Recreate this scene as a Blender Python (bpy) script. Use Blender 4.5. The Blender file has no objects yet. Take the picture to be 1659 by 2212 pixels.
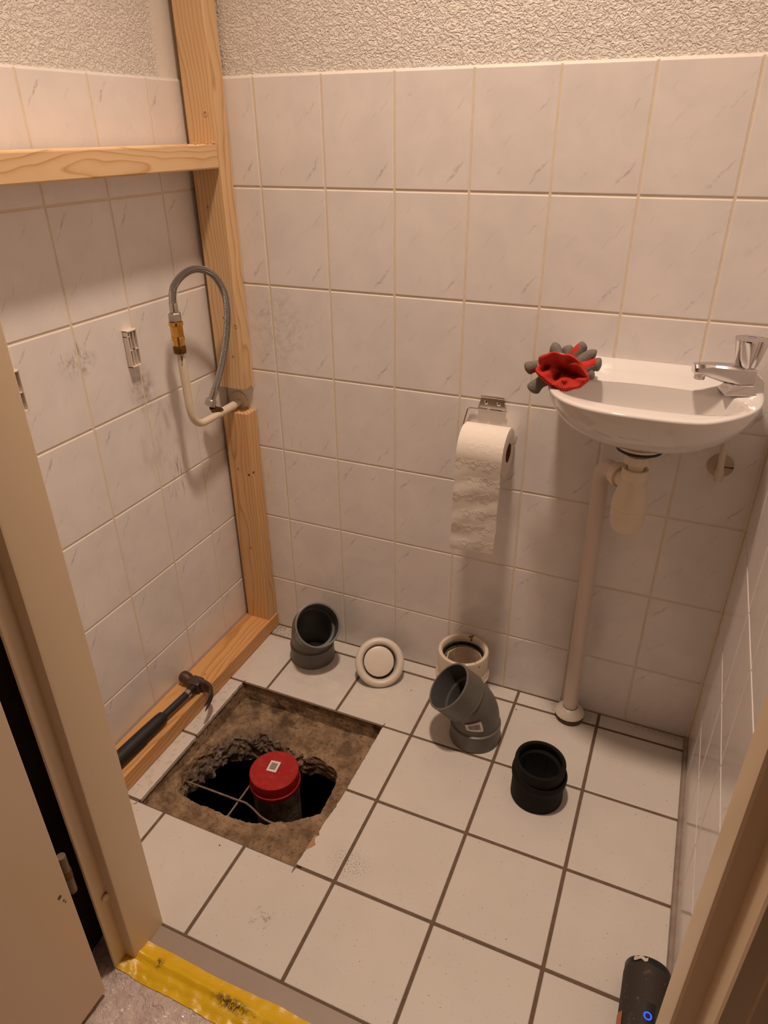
import bpy, bmesh, math, random
import numpy as np
from mathutils import Vector, Matrix, noise as mnoise
random.seed(7)
PI = math.pi
scene = bpy.context.scene
COL = scene.collection

# ------------------------------------------------------------------ camera, world, exposure
cam_d = bpy.data.cameras.new('camera'); cam = bpy.data.objects.new('camera', cam_d); COL.objects.link(cam)
cam_d.sensor_fit = 'VERTICAL'; cam_d.sensor_height = 36.0; cam_d.lens = 1508.84 * 36.0 / 2212.0
cam_d.clip_start = 0.02
_rv = Vector((2.039306403914094, 0.4178854518568979, -0.2598533789260219))
_R = Matrix.Rotation(_rv.length, 3, _rv.normalized())
_M = Matrix((( _R[0][0], -_R[1][0], -_R[2][0]), (_R[0][1], -_R[1][1], -_R[2][1]), (_R[0][2], -_R[1][2], -_R[2][2]))).to_4x4()
_M.translation = Vector((1.0193739586, -1.3633642601, 1.2570316580))
cam.matrix_world = _M
scene.camera = cam
w = bpy.data.worlds.new('world'); scene.world = w; w.use_nodes = True
w.node_tree.nodes['Background'].inputs[0].default_value = (0.9, 0.72, 0.55, 1)
w.node_tree.nodes['Background'].inputs[1].default_value = 0.02
scene.view_settings.view_transform = 'Standard'; scene.view_settings.look = 'None'
scene.view_settings.gamma = 1.0; scene.view_settings.use_curve_mapping = False
scene.view_settings.exposure = 0.0
LAMP_POS = (0.67, -0.50, 2.62); LAMP_POWER = 122.0; LAMP_CONE = 88.0; LAMP_COL = (1.0, 0.765, 0.59)

# ------------------------------------------------------------------ geometry helpers
class MB:
    def __init__(s): s.v = []; s.f = []; s.m = []; s.bev = False
    def add(s, vs, fs, mi=0):
        o = len(s.v); s.v += [tuple(map(float, v)) for v in vs]
        for f in fs: s.f.append(tuple(i + o for i in f)); s.m.append(mi)
        return s
    def box(s, lo, hi, mi=0):
        x0, y0, z0 = lo; x1, y1, z1 = hi
        return s.add([(x0,y0,z0),(x1,y0,z0),(x1,y1,z0),(x0,y1,z0),(x0,y0,z1),(x1,y0,z1),(x1,y1,z1),(x0,y1,z1)],
                     [(0,3,2,1),(4,5,6,7),(0,1,5,4),(1,2,6,5),(2,3,7,6),(3,0,4,7)], mi)
    def bbox(s, lo, hi, r=0.002, seg=2, mi=0):
        s.bev = True; bm = bmesh.new(); bmesh.ops.create_cube(bm, size=1.0)
        for v in bm.verts:
            for k in range(3): v.co[k] = (lo[k] + hi[k]) / 2 + v.co[k] * (hi[k] - lo[k])
        bmesh.ops.bevel(bm, geom=list(bm.edges), offset=r, segments=seg, affect='EDGES', profile=0.5)
        bm.verts.ensure_lookup_table()
        s.add([v.co[:] for v in bm.verts], [[v.index for v in f.verts] for f in bm.faces], mi); bm.free(); return s
    def prism(s, poly, lo, hi, M=None, mi=0):
        n = len(poly); vs = [(p[0], p[1], lo) for p in poly] + [(p[0], p[1], hi) for p in poly]
        if M: vs = [M @ Vector(v) for v in vs]
        return s.add(vs, [tuple(range(n))[::-1], tuple(range(n, 2*n))] + [(i, (i+1) % n, n+(i+1) % n, n+i) for i in range(n)], mi)
    def rings(s, R, close=True, cap0=False, cap1=False, mi=0):
        n = len(R[0]); vs = [p for r in R for p in r]; fs = []
        for k in range(len(R) - 1):
            for i in range(n if close else n - 1):
                j = (i + 1) % n; fs.append((k*n+i, k*n+j, (k+1)*n+j, (k+1)*n+i))
        if cap0: fs.append(tuple(range(n))[::-1])
        if cap1: fs.append(tuple((len(R)-1)*n + i for i in range(n)))
        return s.add(vs, fs, mi)
    def lathe(s, prof, seg=40, M=None, cap0=False, cap1=False, mi=0, fn=None):
        R = []
        for r, z in prof:
            ring = []
            for i in range(seg):
                a = 2*PI*i/seg; rr = r * (fn(a, z) if fn else 1.0)
                p = Vector((rr*math.cos(a), rr*math.sin(a), z)); ring.append(M @ p if M else p)
            R.append(ring)
        return s.rings(R, True, cap0, cap1, mi)
    def tube(s, path, rad, seg=16, cap=True, mi=0, squash=None, uv=False):
        P = [Vector(p) for p in path]; n = len(P); rad = [rad]*n if not hasattr(rad, '__len__') else rad
        t = [(P[min(i+1, n-1)] - P[max(i-1, 0)]).normalized() for i in range(n)]
        a = Vector((0, 0, 1)) if abs(t[0].z) < 0.9 else Vector((1, 0, 0))
        u = (a - t[0]*a.dot(t[0])).normalized(); R = []
        for i in range(n):
            u = (u - t[i]*u.dot(t[i])).normalized(); b = t[i].cross(u)
            sq = squash[i] if squash else 1.0
            R.append([P[i] + u*rad[i]*math.cos(2*PI*k/seg) + b*rad[i]*sq*math.sin(2*PI*k/seg) for k in range(seg)])
        return s.rings(R, True, cap, cap, mi)
    def grid(s, fn, nu, nv, mi=0):
        vs = [fn(i/(nu-1), j/(nv-1)) for j in range(nv) for i in range(nu)]
        return s.add(vs, [(j*nu+i, j*nu+i+1, (j+1)*nu+i+1, (j+1)*nu+i) for j in range(nv-1) for i in range(nu-1)], mi)
    def xf(s, M): s.v = [tuple(M @ Vector(v)) for v in s.v]; return s
    def build(s, name, mats, parent=None, angle=None, fix=True, origin=None):
        if angle is None: angle = 12 if s.bev else 35
        off = Vector(origin) if origin else (Vector(parent.matrix_basis.translation) if parent else Vector((0, 0, 0)))
        if parent and parent.parent: off = off + Vector(parent.parent.matrix_basis.translation)
        me = bpy.data.meshes.new(name)
        me.from_pydata([tuple(Vector(v) - off) for v in s.v], [], s.f)
        if not isinstance(mats, (list, tuple)): mats = [mats]
        for m in mats: me.materials.append(m)
        if len(mats) > 1:
            for p, mi in zip(me.polygons, s.m): p.material_index = mi
        if fix:
            bm = bmesh.new(); bm.from_mesh(me); bmesh.ops.recalc_face_normals(bm, faces=bm.faces); bm.to_mesh(me); bm.free()
        if angle:
            me.polygons.foreach_set('use_smooth', [True]*len(me.polygons)); me.set_sharp_from_angle(angle=math.radians(angle))
        o = bpy.data.objects.new(name, me); COL.objects.link(o)
        if parent: o.parent = parent
        elif origin: o.location = off
        return o

def smooth_path(P, n=8):
    P = [Vector(p) for p in P]; Q = [P[0]*2 - P[1]] + P + [P[-1]*2 - P[-2]]; out = []
    for i in range(1, len(Q) - 2):
        for k in range(n):
            t = k/n; a, b, c, d = Q[i-1], Q[i], Q[i+1], Q[i+2]
            out.append(0.5*((2*b) + (c-a)*t + (2*a-5*b+4*c-d)*t*t + (3*b-a-3*c+d)*t**3))
    return out + [P[-1]]
def sst(x): x = max(0.0, min(1.0, x)); return x*x*(3-2*x)
def tag(o, label, cat, group=None, kind=None):
    o['label'] = label; o['category'] = cat
    if group: o['group'] = group
    if kind: o['kind'] = kind
    return o
def thing(name, label, cat, loc=(0, 0, 0), group=None, kind=None):
    o = bpy.data.objects.new(name, None); COL.objects.link(o); o.location = loc; o.empty_display_size = 0.05
    return tag(o, label, cat, group, kind)
def frame(n, up=(0, 0, 1), loc=(0, 0, 0)):
    z = Vector(n).normalized(); x = Vector(up).cross(z).normalized(); y = z.cross(x)
    M = Matrix((x, y, z)).transposed().to_4x4(); M.translation = Vector(loc); return M
def nz(p, sc, seed=0): return mnoise.noise(Vector((p[0]*sc + seed*17.3, p[1]*sc + seed*5.1, p[2]*sc - seed*9.7)))
def part_label(o, t): o['label'] = t; return o

# ------------------------------------------------------------------ materials
class G:
    def __init__(s, name):
        s.mat = bpy.data.materials.new(name); s.mat.use_nodes = True; s.t = s.mat.node_tree; s.N = s.t.nodes
        s.b = s.N['Principled BSDF']
    def n(s, ty, **k):
        x = s.N.new(ty)
        for a, v in k.items(): setattr(x, a, v)
        return x
    def put(s, sock, v):
        if isinstance(v, bpy.types.NodeSocket): s.t.links.new(v, sock)
        elif v is not None:
            sock.default_value = (v[0], v[1], v[2], 1) if (sock.type == 'RGBA' and len(v) == 3) else v
    def m(s, op, a, b=None, c=None, clamp=False):
        x = s.n('ShaderNodeMath', operation=op, use_clamp=clamp)
        for i, v in enumerate((a, b, c)): s.put(x.inputs[i], v)
        return x.outputs[0]
    def obj(s): return s.n('ShaderNodeTexCoord').outputs['Object']
    def pos(s): return s.n('ShaderNodeNewGeometry').outputs['Position']
    def xyz(s, v):
        x = s.n('ShaderNodeSeparateXYZ'); s.put(x.inputs[0], v); return x.outputs
    def comb(s, a, b, c):
        x = s.n('ShaderNodeCombineXYZ'); [s.put(x.inputs[i], v) for i, v in enumerate((a, b, c))]; return x.outputs[0]
    def map(s, v, sc=(1, 1, 1), loc=(0, 0, 0)):
        x = s.n('ShaderNodeMapping'); s.put(x.inputs[0], v); x.inputs['Scale'].default_value = sc; x.inputs['Location'].default_value = loc; return x.outputs[0]
    def noise(s, v, sc=5, det=3, ro=0.5, dist=0.0):
        x = s.n('ShaderNodeTexNoise'); s.put(x.inputs['Vector'], v); x.inputs['Scale'].default_value = sc; x.inputs['Detail'].default_value = det
        x.inputs['Roughness'].default_value = ro; x.inputs['Distortion'].default_value = dist; return x.outputs[0]
    def vor(s, v, sc=5, feat='F1'):
        x = s.n('ShaderNodeTexVoronoi', feature=feat); s.put(x.inputs['Vector'], v); x.inputs['Scale'].default_value = sc; return x.outputs[0]
    def ramp(s, f, stops):
        x = s.n('ShaderNodeValToRGB'); s.put(x.inputs[0], f); e = x.color_ramp.elements
        while len(e) < len(stops): e.new(0.5)
        for el, (p, c) in zip(e, stops): el.position = p; el.color = (c, c, c, 1) if not hasattr(c, '__len__') else (*c, 1)
        return x.outputs[0]
    def mix(s, f, a, b):
        x = s.n('ShaderNodeMix', data_type='RGBA'); s.put(x.inputs[0], f); s.put(x.inputs[6], a); s.put(x.inputs[7], b); return x.outputs[2]
    def step(s, v, a, b):
        x = s.n('ShaderNodeMapRange', interpolation_type='SMOOTHSTEP'); s.put(x.inputs[0], v)
        x.inputs[1].default_value = a; x.inputs[2].default_value = b; return x.outputs[0]
    def bump(s, h, st=0.3, d=0.002):
        x = s.n('ShaderNodeBump'); x.inputs['Strength'].default_value = st; x.inputs['Distance'].default_value = d; s.put(x.inputs['Height'], h)
        s.t.links.new(x.outputs[0], s.b.inputs['Normal'])
    def set(s, col=None, rough=None, metal=None, **k):
        s.put(s.b.inputs['Base Color'], col); s.put(s.b.inputs['Roughness'], rough); s.put(s.b.inputs['Metallic'], metal)
        for a, v in k.items(): s.put(s.b.inputs[a.replace('_', ' ')], v)
        return s.mat
    def blob(s, P, c, r):                     # soft ellipsoid mask around a world point
        v = s.map(P, (1/r[0], 1/r[1], 1/r[2]), (-c[0]/r[0], -c[1]/r[1], -c[2]/r[2]))
        x = s.n('ShaderNodeVectorMath', operation='LENGTH'); s.put(x.inputs[0], v)
        return s.step(x.outputs['Value'], 1.0, 0.25)

def plain(name, col, rough=0.5, metal=0.0, nsc=0, var=0.0, bump=0.0, bsc=200, **k):
    g = G(name); c = col
    if var:
        f = g.noise(g.obj(), nsc or 30, 4); c = g.mix(f, tuple(x*(1-var) for x in col), tuple(min(1, x*(1+var)) for x in col))
    m = g.set(c, rough, metal, **k)
    if bump: g.bump(g.noise(g.obj(), bsc, 3), bump, 0.001)
    return m

def make_tile():
    g = G('wall_tile'); o = g.obj(); x, y, z = g.xyz(o)[:]; P = g.pos()
    oi = g.n('ShaderNodeObjectInfo').outputs['Random']
    off = g.m('MULTIPLY', oi, 3.0); wv = g.comb(x, off, z)
    w1 = g.m('SUBTRACT', g.noise(wv, 38, 4, 0.6), 0.5); w2 = g.noise(wv, 90, 3, 0.7)
    a = math.radians(52)
    tot = None
    for (cx, cz, L, wd, am) in [(.046, -.068, .030, .0035, .75), (.058, -.052, .016, .002, .5), (.052, .040, .022, .0022, .5), (.030, .022, .022, .002, .25),
                                (-.020, -.066, .016, .0025, .35), (-.006, -.012, .018, .0018, .3), (-.045, .062, .010, .0022, .3), (.066, .075, .016, .002, .25), (-.03, .02, .03, .004, .15)]:
        s0 = cx*math.cos(a) + cz*math.sin(a); t0 = -cx*math.sin(a) + cz*math.cos(a)
        s_ = g.m('ADD', g.m('MULTIPLY', x, math.cos(a)), g.m('MULTIPLY', z, math.sin(a)))
        t_ = g.m('ADD', g.m('MULTIPLY', x, -math.sin(a)), g.m('MULTIPLY', z, math.cos(a)))
        t_ = g.m('ADD', t_, g.m('MULTIPLY', w1, 0.022))
        mt = g.step(g.m('ABSOLUTE', g.m('SUBTRACT', t_, t0)), wd, wd*0.1); ms = g.step(g.m('ABSOLUTE', g.m('SUBTRACT', s_, s0)), L, L*0.2)
        v = g.m('MULTIPLY', g.m('MULTIPLY', mt, ms), am); tot = v if tot is None else g.m('MAXIMUM', tot, v)
    tot = g.m('MULTIPLY', tot, g.step(w2, .32, .62))
    cl = g.noise(wv, 14, 4, 0.55, 0.4)
    base = g.mix(g.step(cl, .3, .7), (.80, .755, .745), (.86, .81, .79))
    c = g.mix(g.m('MULTIPLY', tot, .68), base, (.36, .30, .29))
    # dirt and scuffs with shapes of their own (world positions on the walls)
    n1 = g.noise(P, 60, 5, .65); n2 = g.noise(g.map(P, (1, 1, .12)), 150, 4, .6); n3 = g.noise(P, 420, 2, .6)
    dirt = None
    def acc(v):
        nonlocal dirt; dirt = v if dirt is None else g.m('MAXIMUM', dirt, v)
    acc(g.m('MULTIPLY', g.blob(P, (0, -.285, .79), (.03, .05, .065)), g.m('MULTIPLY', g.step(n1, .25, .75), .65)))
    acc(g.m('MULTIPLY', g.blob(P, (0, -.435, .885), (.03, .055, .035)), g.m('MULTIPLY', g.step(n1, .42, .72), .8)))
    acc(g.m('MULTIPLY', g.blob(P, (0, -.45, .90), (.03, .06, .05)), g.m('MULTIPLY', g.step(n2, .60, .68), .9)))
    acc(g.m('MULTIPLY', g.blob(P, (0, -.25, .75), (.03, .04, .03)), g.m('MULTIPLY', g.step(n3, .56, .66), .7)))
    acc(g.m('MULTIPLY', g.blob(P, (0, -.225, .58), (.03, .05, .10)), g.m('MULTIPLY', g.step(n2, .52, .66), .75)))
    acc(g.m('MULTIPLY', g.blob(P, (0, -.25, .68), (.03, .12, .16)), g.m('MULTIPLY', g.step(g.noise(g.map(P, (1, 1, .3)), 40, 4), .45, .8), .35)))
    acc(g.m('MULTIPLY', g.blob(P, (.15, 0, .86), (.14, .03, .13)), g.m('MULTIPLY', g.step(n3, .62, .70), .7)))
    acc(g.m('MULTIPLY', g.blob(P, (.16, 0, .86), (.12, .03, .12)), g.m('MULTIPLY', g.step(n1, .4, .75), .3)))
    acc(g.m('MULTIPLY', g.blob(P, (.15, 0, .55), (.12, .03, .26)), g.m('MULTIPLY', g.step(n2, .62, .70), .55)))
    acc(g.m('MULTIPLY', g.blob(P, (.12, 0, .06), (.13, .03, .12)), g.m('MULTIPLY', g.step(n3, .60, .70), .6)))
    acc(g.m('MULTIPLY', g.step(n3, .70, .74), .35))
    c = g.mix(dirt, c, (.17, .12, .095))
    g.bump(g.noise(wv, 25, 2), .02, .002)
    return g.set(c, .15, 0, Specular_IOR_Level=.5)
M_TILE = make_tile()

def make_floor_tile():
    g = G('floor_tile'); P = g.pos()
    n1 = g.noise(P, 9, 5, .6); n2 = g.noise(P, 330, 3, .7); n3 = g.noise(P, 55, 5, .7); n4 = g.noise(P, 900, 2)
    base = g.mix(n1, (.62, .57, .525), (.72, .67, .62))
    c = g.mix(g.m('MAXIMUM', g.m('MULTIPLY', g.step(n2, .60, .70), g.step(n3, .48, .70)), g.m('MULTIPLY', g.step(g.noise(P, 210, 2, .5), .71, .745), .8)), base, (.16, .10, .07))
    d = g.m('MULTIPLY', g.blob(P, (.60, -.60, 0), (.06, .05, .03)), g.step(n2, .52, .64))
    d = g.m('MAXIMUM', d, g.m('MULTIPLY', g.blob(P, (.50, -.755, 0), (.028, .035, .03)), g.m('MULTIPLY', g.step(n3, .5, .6), g.step(n2, .4, .6))))
    d = g.m('MAXIMUM', d, g.m('MULTIPLY', g.blob(P, (.935, -.03, 0), (.10, .05, .03)), g.step(n2, .52, .62)))
    d = g.m('MAXIMUM', d, g.m('MULTIPLY', g.blob(P, (.12, -.02, 0), (.09, .05, .03)), g.step(n2, .46, .58)))
    d = g.m('MAXIMUM', d, g.m('MULTIPLY', g.blob(P, (1.13, -.0, 0), (.12, .03, .03)), g.step(n2, .5, .6)))
    d = g.m('MAXIMUM', d, g.m('MULTIPLY', g.blob(P, (.10, -.5, 0), (.035, .5, .03)), g.m('MULTIPLY', g.step(n3, .5, .7), .5)))
    d = g.m('MULTIPLY', d, .8)
    c = g.mix(d, c, (.14, .095, .065))
    dust = g.m('MULTIPLY', g.blob(P, (.36, -.16, 0), (.26, .10, .03)), g.step(g.noise(g.map(P, (1, 2, 1)), 22, 4, .6), .42, .65))
    c = g.mix(g.m('MULTIPLY', dust, .45), c, (.80, .745, .68))
    g.bump(g.m('ADD', g.noise(P, 120, 3), g.m('MULTIPLY', n4, .4)), .06, .001)
    return g.set(c, g.ramp(n1, [(0, .34), (1, .48)]), 0, Specular_IOR_Level=.5)
M_FTILE = make_floor_tile()

def make_plaster(name, smooth_corner):
    g = G(name); P = g.pos(); x, y, z = g.xyz(P)[:]
    h = g.noise(g.map(P, (1, 1, 1.25)), 105, 2.5, .55, 1.6); h = g.step(h, .36, .66); h2 = g.noise(P, 300, 2)
    hh = g.m('ADD', h, g.m('MULTIPLY', h2, .25))
    if smooth_corner: hh = g.m('MULTIPLY', hh, g.step(y, -.075, -.105))
    g.bump(hh, .85, .0022)
    return g.set(g.mix(g.noise(P, 20, 3), (.83, .78, .73), (.88, .83, .77)), .75)
M_PLASTER_B = make_plaster('plaster_back', False); M_PLASTER_L = make_plaster('plaster_left', True)
M_PAINT = plain('wall_paint', (.86, .81, .76), .7, var=.03, bump=.1, bsc=90)
M_BEAD = plain('plaster_bead', (.74, .66, .59), .7, nsc=60, var=.06, bump=.4, bsc=150)
M_HALL = plain('hall_paint', (.50, .41, .33), .7, var=.03)
M_GROUT = plain('wall_grout', (.80, .68, .525), .85, nsc=60, var=.12, bump=.2, bsc=500)
M_FGROUT = plain('floor_grout', (.155, .105, .07), .9, nsc=80, var=.35, bump=.4, bsc=400)
M_SILICONE = plain('corner_sealant', (.30, .24, .20), .6, nsc=40, var=.4)

def make_wood(name, axis, c0, c1, c2, knots=(), off=(0, 0), dens=120.0):
    g = G(name); o = g.obj(); s = list(g.xyz(o)[:]); L = 'XYZ'.index(axis); A, B = [i for i in range(3) if i != L]
    ln, a, b = s[L], s[A], s[B]
    wob = g.m('MULTIPLY', g.m('SUBTRACT', g.noise(g.map(o, tuple(.35 if i == L else 1.0 for i in range(3))), 7, 3, .5), .5), .06)
    aa = g.m('ADD', g.m('ADD', a, off[0]), wob); bb = g.m('ADD', g.m('ADD', b, off[1]), g.m('MULTIPLY', wob, .5))
    kd = None
    for kp in knots:
        v = g.n('ShaderNodeVectorMath', operation='DISTANCE'); g.put(v.inputs[0], o); v.inputs[1].default_value = kp[:3]
        d = v.outputs['Value']; k = g.step(d, kp[3]*3.2, kp[3]*.6); aa = g.m('ADD', aa, g.m('MULTIPLY', k, .012))
        core = g.step(d, kp[3], kp[3]*.7); kd = core if kd is None else g.m('MAXIMUM', kd, core)
    r = g.m('SQRT', g.m('ADD', g.m('MULTIPLY', aa, aa), g.m('MULTIPLY', bb, bb)))
    r = g.m('ADD', r, g.m('MULTIPLY', ln, .012))
    fr = g.m('FRACT', g.m('MULTIPLY', r, dens))
    ring = g.ramp(fr, [(0, .0), (.50, .12), (.74, .40), (.88, 1.0), (1.0, .0)])
    fib = g.noise(g.map(o, tuple(4 if i == L else 260 for i in range(3))), 3, 4, .6)
    c = g.mix(g.m('MULTIPLY', ring, g.ramp(g.noise(o, 9, 2), [(.3, .6), (.7, 1.0)])), c0, c1)
    c = g.mix(g.m('MULTIPLY', fib, .35), c, c2)
    if kd: c = g.mix(kd, c, (.13, .045, .02))
    g.bump(g.m('ADD', g.m('MULTIPLY', fib, .5), g.m('MULTIPLY', ring, .3)), .12, .001)
    return g.set(c, .58)
WC = ((.80, .555, .315), (.50, .255, .095), (.70, .44, .21))
WO = ((.70, .385, .15), (.40, .165, .04), (.55, .26, .08))

M_PVC = plain('grey_pvc', (.135, .122, .108), .42, nsc=60, var=.10, bump=.05)
M_PVC_IN = plain('grey_pvc_inner', (.085, .082, .078), .5, nsc=60, var=.1)
M_WHITE_PL = plain('white_plastic', (.76, .68, .60), .35, nsc=30, var=.04)
M_CREAM_PL = plain('cream_plastic', (.78, .66, .52), .38, nsc=30, var=.05)
M_CREAM_PIPE = plain('cream_painted_pipe', (.72, .62, .48), .4, nsc=40, var=.05)
M_PORC = plain('porcelain', (.74, .70, .68), .07, Specular_IOR_Level=.6)
M_CHROME = plain('chrome', (.66, .63, .63), .10, 1.0)
M_STEEL = plain('steel', (.55, .52, .50), .28, 1.0, nsc=80, var=.1)
M_DSTEEL = plain('polished_steel_plate', (.62, .57, .54), .16, 1.0)
M_BRASS = plain('brass', (.72, .40, .10), .25, 1.0, nsc=80, var=.25)
M_DBRASS = plain('tarnished_brass', (.16, .085, .03), .4, .9, nsc=90, var=.4)
M_BLACK_RUB = plain('black_rubber', (.0055, .004, .0035), .75, nsc=40, var=.2, bump=.15, bsc=300, Specular_IOR_Level=.25)
M_BLACKGAP = plain('black_gasket', (.008, .007, .007), .5)
M_FRAME = plain('cream_enamel', (.84, .66, .46), .34, nsc=4, var=.03, bump=.03, bsc=60)
M_DOOR = plain('door_paint', (.82, .64, .46), .36, nsc=4, var=.03, bump=.04, bsc=80)
M_SILL = plain('stone_sill', (.36, .285, .235), .42, nsc=14, var=.12, bump=.05, bsc=200)
M_RED_KNIT_C = (.52, .022, .012)

# ------------------------------------------------------------------ room shell
XR = 1.193; YF = -0.84; ZC = 2.72
TW, TH = 0.15, 0.19767; H0 = 1.3521
def tile_mesh(name, w_, h_, d_=0.008, r=0.0022, mat=M_TILE):
    mb = MB().bbox((-w_/2, 0, -h_/2), (w_/2, d_, h_/2), r, 2); return mb
def mk_mesh(mb, name, mat, angle=12):
    o = mb.build(name, mat, None, angle); me = o.data; bpy.data.objects.remove(o); return me
FULL = mk_mesh(tile_mesh('t', TW-.003, TH-.003), 'wall_tile', M_TILE)

def tiled_wall(parent, place, cols, z_off, flip):
    """cols: list of (u0,u1) along the wall; place(u) -> (x,y,rotz)"""
    cache = {}
    for r in range(7):
        z1 = H0 - z_off - r*TH; z0 = max(z1 - TH, 0.0)
        for ci, (u0, u1) in enumerate(cols):
            wd, ht = u1-u0, z1-z0
            if abs(wd-TW) < .002 and abs(ht-TH) < .002: me = FULL
            else:
                k = (round(wd, 4), round(ht, 4))
                if k not in cache: cache[k] = mk_mesh(tile_mesh('t', wd-.003, ht-.003), 'wall_tile', M_TILE)
                me = cache[k]
            x, y, rz = place((u0+u1)/2)
            o = bpy.data.objects.new('tile', me); COL.objects.link(o); o.parent = parent
            o.location = (x, y, (z0+z1)/2); o.rotation_euler = (0, PI if flip(r, ci) else 0, rz)

# back wall
wb = MB().box((-.012, .0014, -.05), (XR+.012, .10, H0-.004)).build('wall_back', M_GROUT, None, 0)
tag(wb, 'white marbled tile wall behind the basin, textured plaster above', 'wall', kind='structure')
MB().box((-.012, .0055, H0-.004), (XR+.012, .10, ZC)).build('plaster', M_PLASTER_B, wb, 0)
MB().tube([(-.004, .006, H0-.003), (XR+.004, .006, H0-.003)], .0045, 10).build('plaster_edge', M_BEAD, wb)
V1 = .1479
tiled_wall(wb, lambda u: (u, 0, 0), [(0.0, V1)] + [(V1+k*TW, min(V1+(k+1)*TW, XR)) for k in range(7)], 0, lambda r, c: r >= 4)
# left wall
wl = MB().box((-.10, YF, -.05), (-.0014, .0, H0-.008)).build('wall_left', M_GROUT, None, 0)
tag(wl, 'white marbled tile wall behind the timber frame, plaster above', 'wall', kind='structure')
MB().box((-.10, YF, H0-.008), (-.0055, .004, ZC)).build('plaster', M_PLASTER_L, wl, 0)
MB().tube([(-.006, .004, H0-.007), (-.006, YF, H0-.007)], .0045, 10).build('plaster_edge', M_BEAD, wl)
A1 = .1312
ycols = [(-A1, 0.0)] + [(-(A1+(k+1)*TW), -(A1+k*TW)) for k in range(4)] + [(YF, -(A1+4*TW))]
tiled_wall(wl, lambda u: (0, u, PI/2), ycols, .0037, lambda r, c: True)
# right wall
wr = MB().box((XR+.0014, YF, -.05), (XR+.10, .0, H0-.004)).build('wall_right', M_GROUT, None, 0)
tag(wr, 'glossy white tile wall at the right, seen edge-on', 'wall', kind='structure')
MB().box((XR+.0055, YF, H0-.004), (XR+.10, .004, ZC)).build('plaster', M_PLASTER_B, wr, 0)
tiled_wall(wr, lambda u: (XR, u, -PI/2), ycols, 0, lambda r, c: r < 4)
MB().tube([(XR-.002, -.002, .0), (XR-.002, -.002, H0)], .003, 8).build('corner_joint', M_GROUT, wr)
MB().tube([(XR-.003, 0, .001), (XR-.003, YF, .001)], .0065, 8).build('floor_sealant', M_SILICONE, wr)
# ceiling, front wall above and beside the doorway, hall
ce = MB().box((-.8, -2.2, ZC), (2.2, .10, ZC+.1)).build('ceiling', M_PAINT, None, 0); tag(ce, 'plain painted ceiling above the toilet room and hall', 'ceiling', kind='structure')
wf = MB(); wf.box((-.8, -.93, 0), (.2615, YF, ZC)).box((1.176, -.93, 0), (2.2, YF, ZC)).box((.2615, -.93, 2.10), (1.176, YF, ZC))
wf = wf.build('wall_front', M_PAINT, None, 0); tag(wf, 'painted partition wall around the doorway', 'wall', kind='structure')
hw = MB().box((-.9, -2.3, 0), (2.3, -2.2, ZC)).build('wall_hall', M_HALL, None, 0); tag(hw, 'plain hallway wall behind the viewer', 'wall', kind='structure')
for nm, x0, x1 in (('wall_hall_left', -.9, -.8), ('wall_hall_right', 2.2, 2.3)):
    o = MB().box((x0, -2.2, 0), (x1, -.84, ZC)).build(nm, M_HALL, None, 0)
    tag(o, 'plain hallway side wall ' + ('beyond the open door' if x0 < 0 else 'right of the doorway'), 'wall', kind='structure')

# ------------------------------------------------------------------ floor with the opened hole
HX0, HX1, HY0, HY1 = .122, .519, -.645, -.246
def make_concrete():
    g = G('broken_concrete'); P = g.pos(); x, y, z = g.xyz(P)[:]
    n1 = g.noise(P, 28, 6, .65); n2 = g.noise(P, 130, 5, .7); v = g.vor(P, 95)
    sand = g.mix(g.step(n1, .3, .7), (.16, .098, .054), (.40, .27, .165)); sand = g.mix(g.m('MULTIPLY', g.step(n2, .52, .68), .85), sand, (.075, .045, .025))
    sand = g.mix(g.m('MULTIPLY', g.step(g.noise(P, 17, 4, .6), .50, .62), g.step(y, -.36, -.26)), sand, (.085, .052, .03))
    rub = g.mix(g.step(n2, .3, .7), (.085, .058, .038), (.26, .195, .145)); rub = g.mix(g.m('MULTIPLY', g.step(v, .40, .12), g.step(n1, .45, .6)), rub, (.42, .345, .28))
    back = g.m('MULTIPLY', g.step(z, -.052, -.066), g.step(g.m('ADD', x, g.m('MULTIPLY', n1, .1)), .36, .30))
    g.bump(g.m('ADD', g.m('MULTIPLY', n2, .8), g.m('MULTIPLY', v, .5)), .9, .004)
    return g.set(g.mix(back, sand, rub), .92)
M_CONC = make_concrete()
fl = MB()
for a, b in (((-.012, HY1), (XR+.012, .012)), ((-.012, YF), (XR+.012, HY0)), ((-.012, HY0), (HX0, HY1)), ((HX1, HY0), (XR+.012, HY1))):
    fl.add([(a[0], a[1], -.0016), (b[0], a[1], -.0016), (b[0], b[1], -.0016), (a[0], b[1], -.0016)], [(0, 1, 2, 3)])
fl = fl.build('floor', M_FGROUT, None, 0); tag(fl, 'square white floor tiles with brown joints and a sawn-out hole', 'floor', kind='structure')

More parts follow.
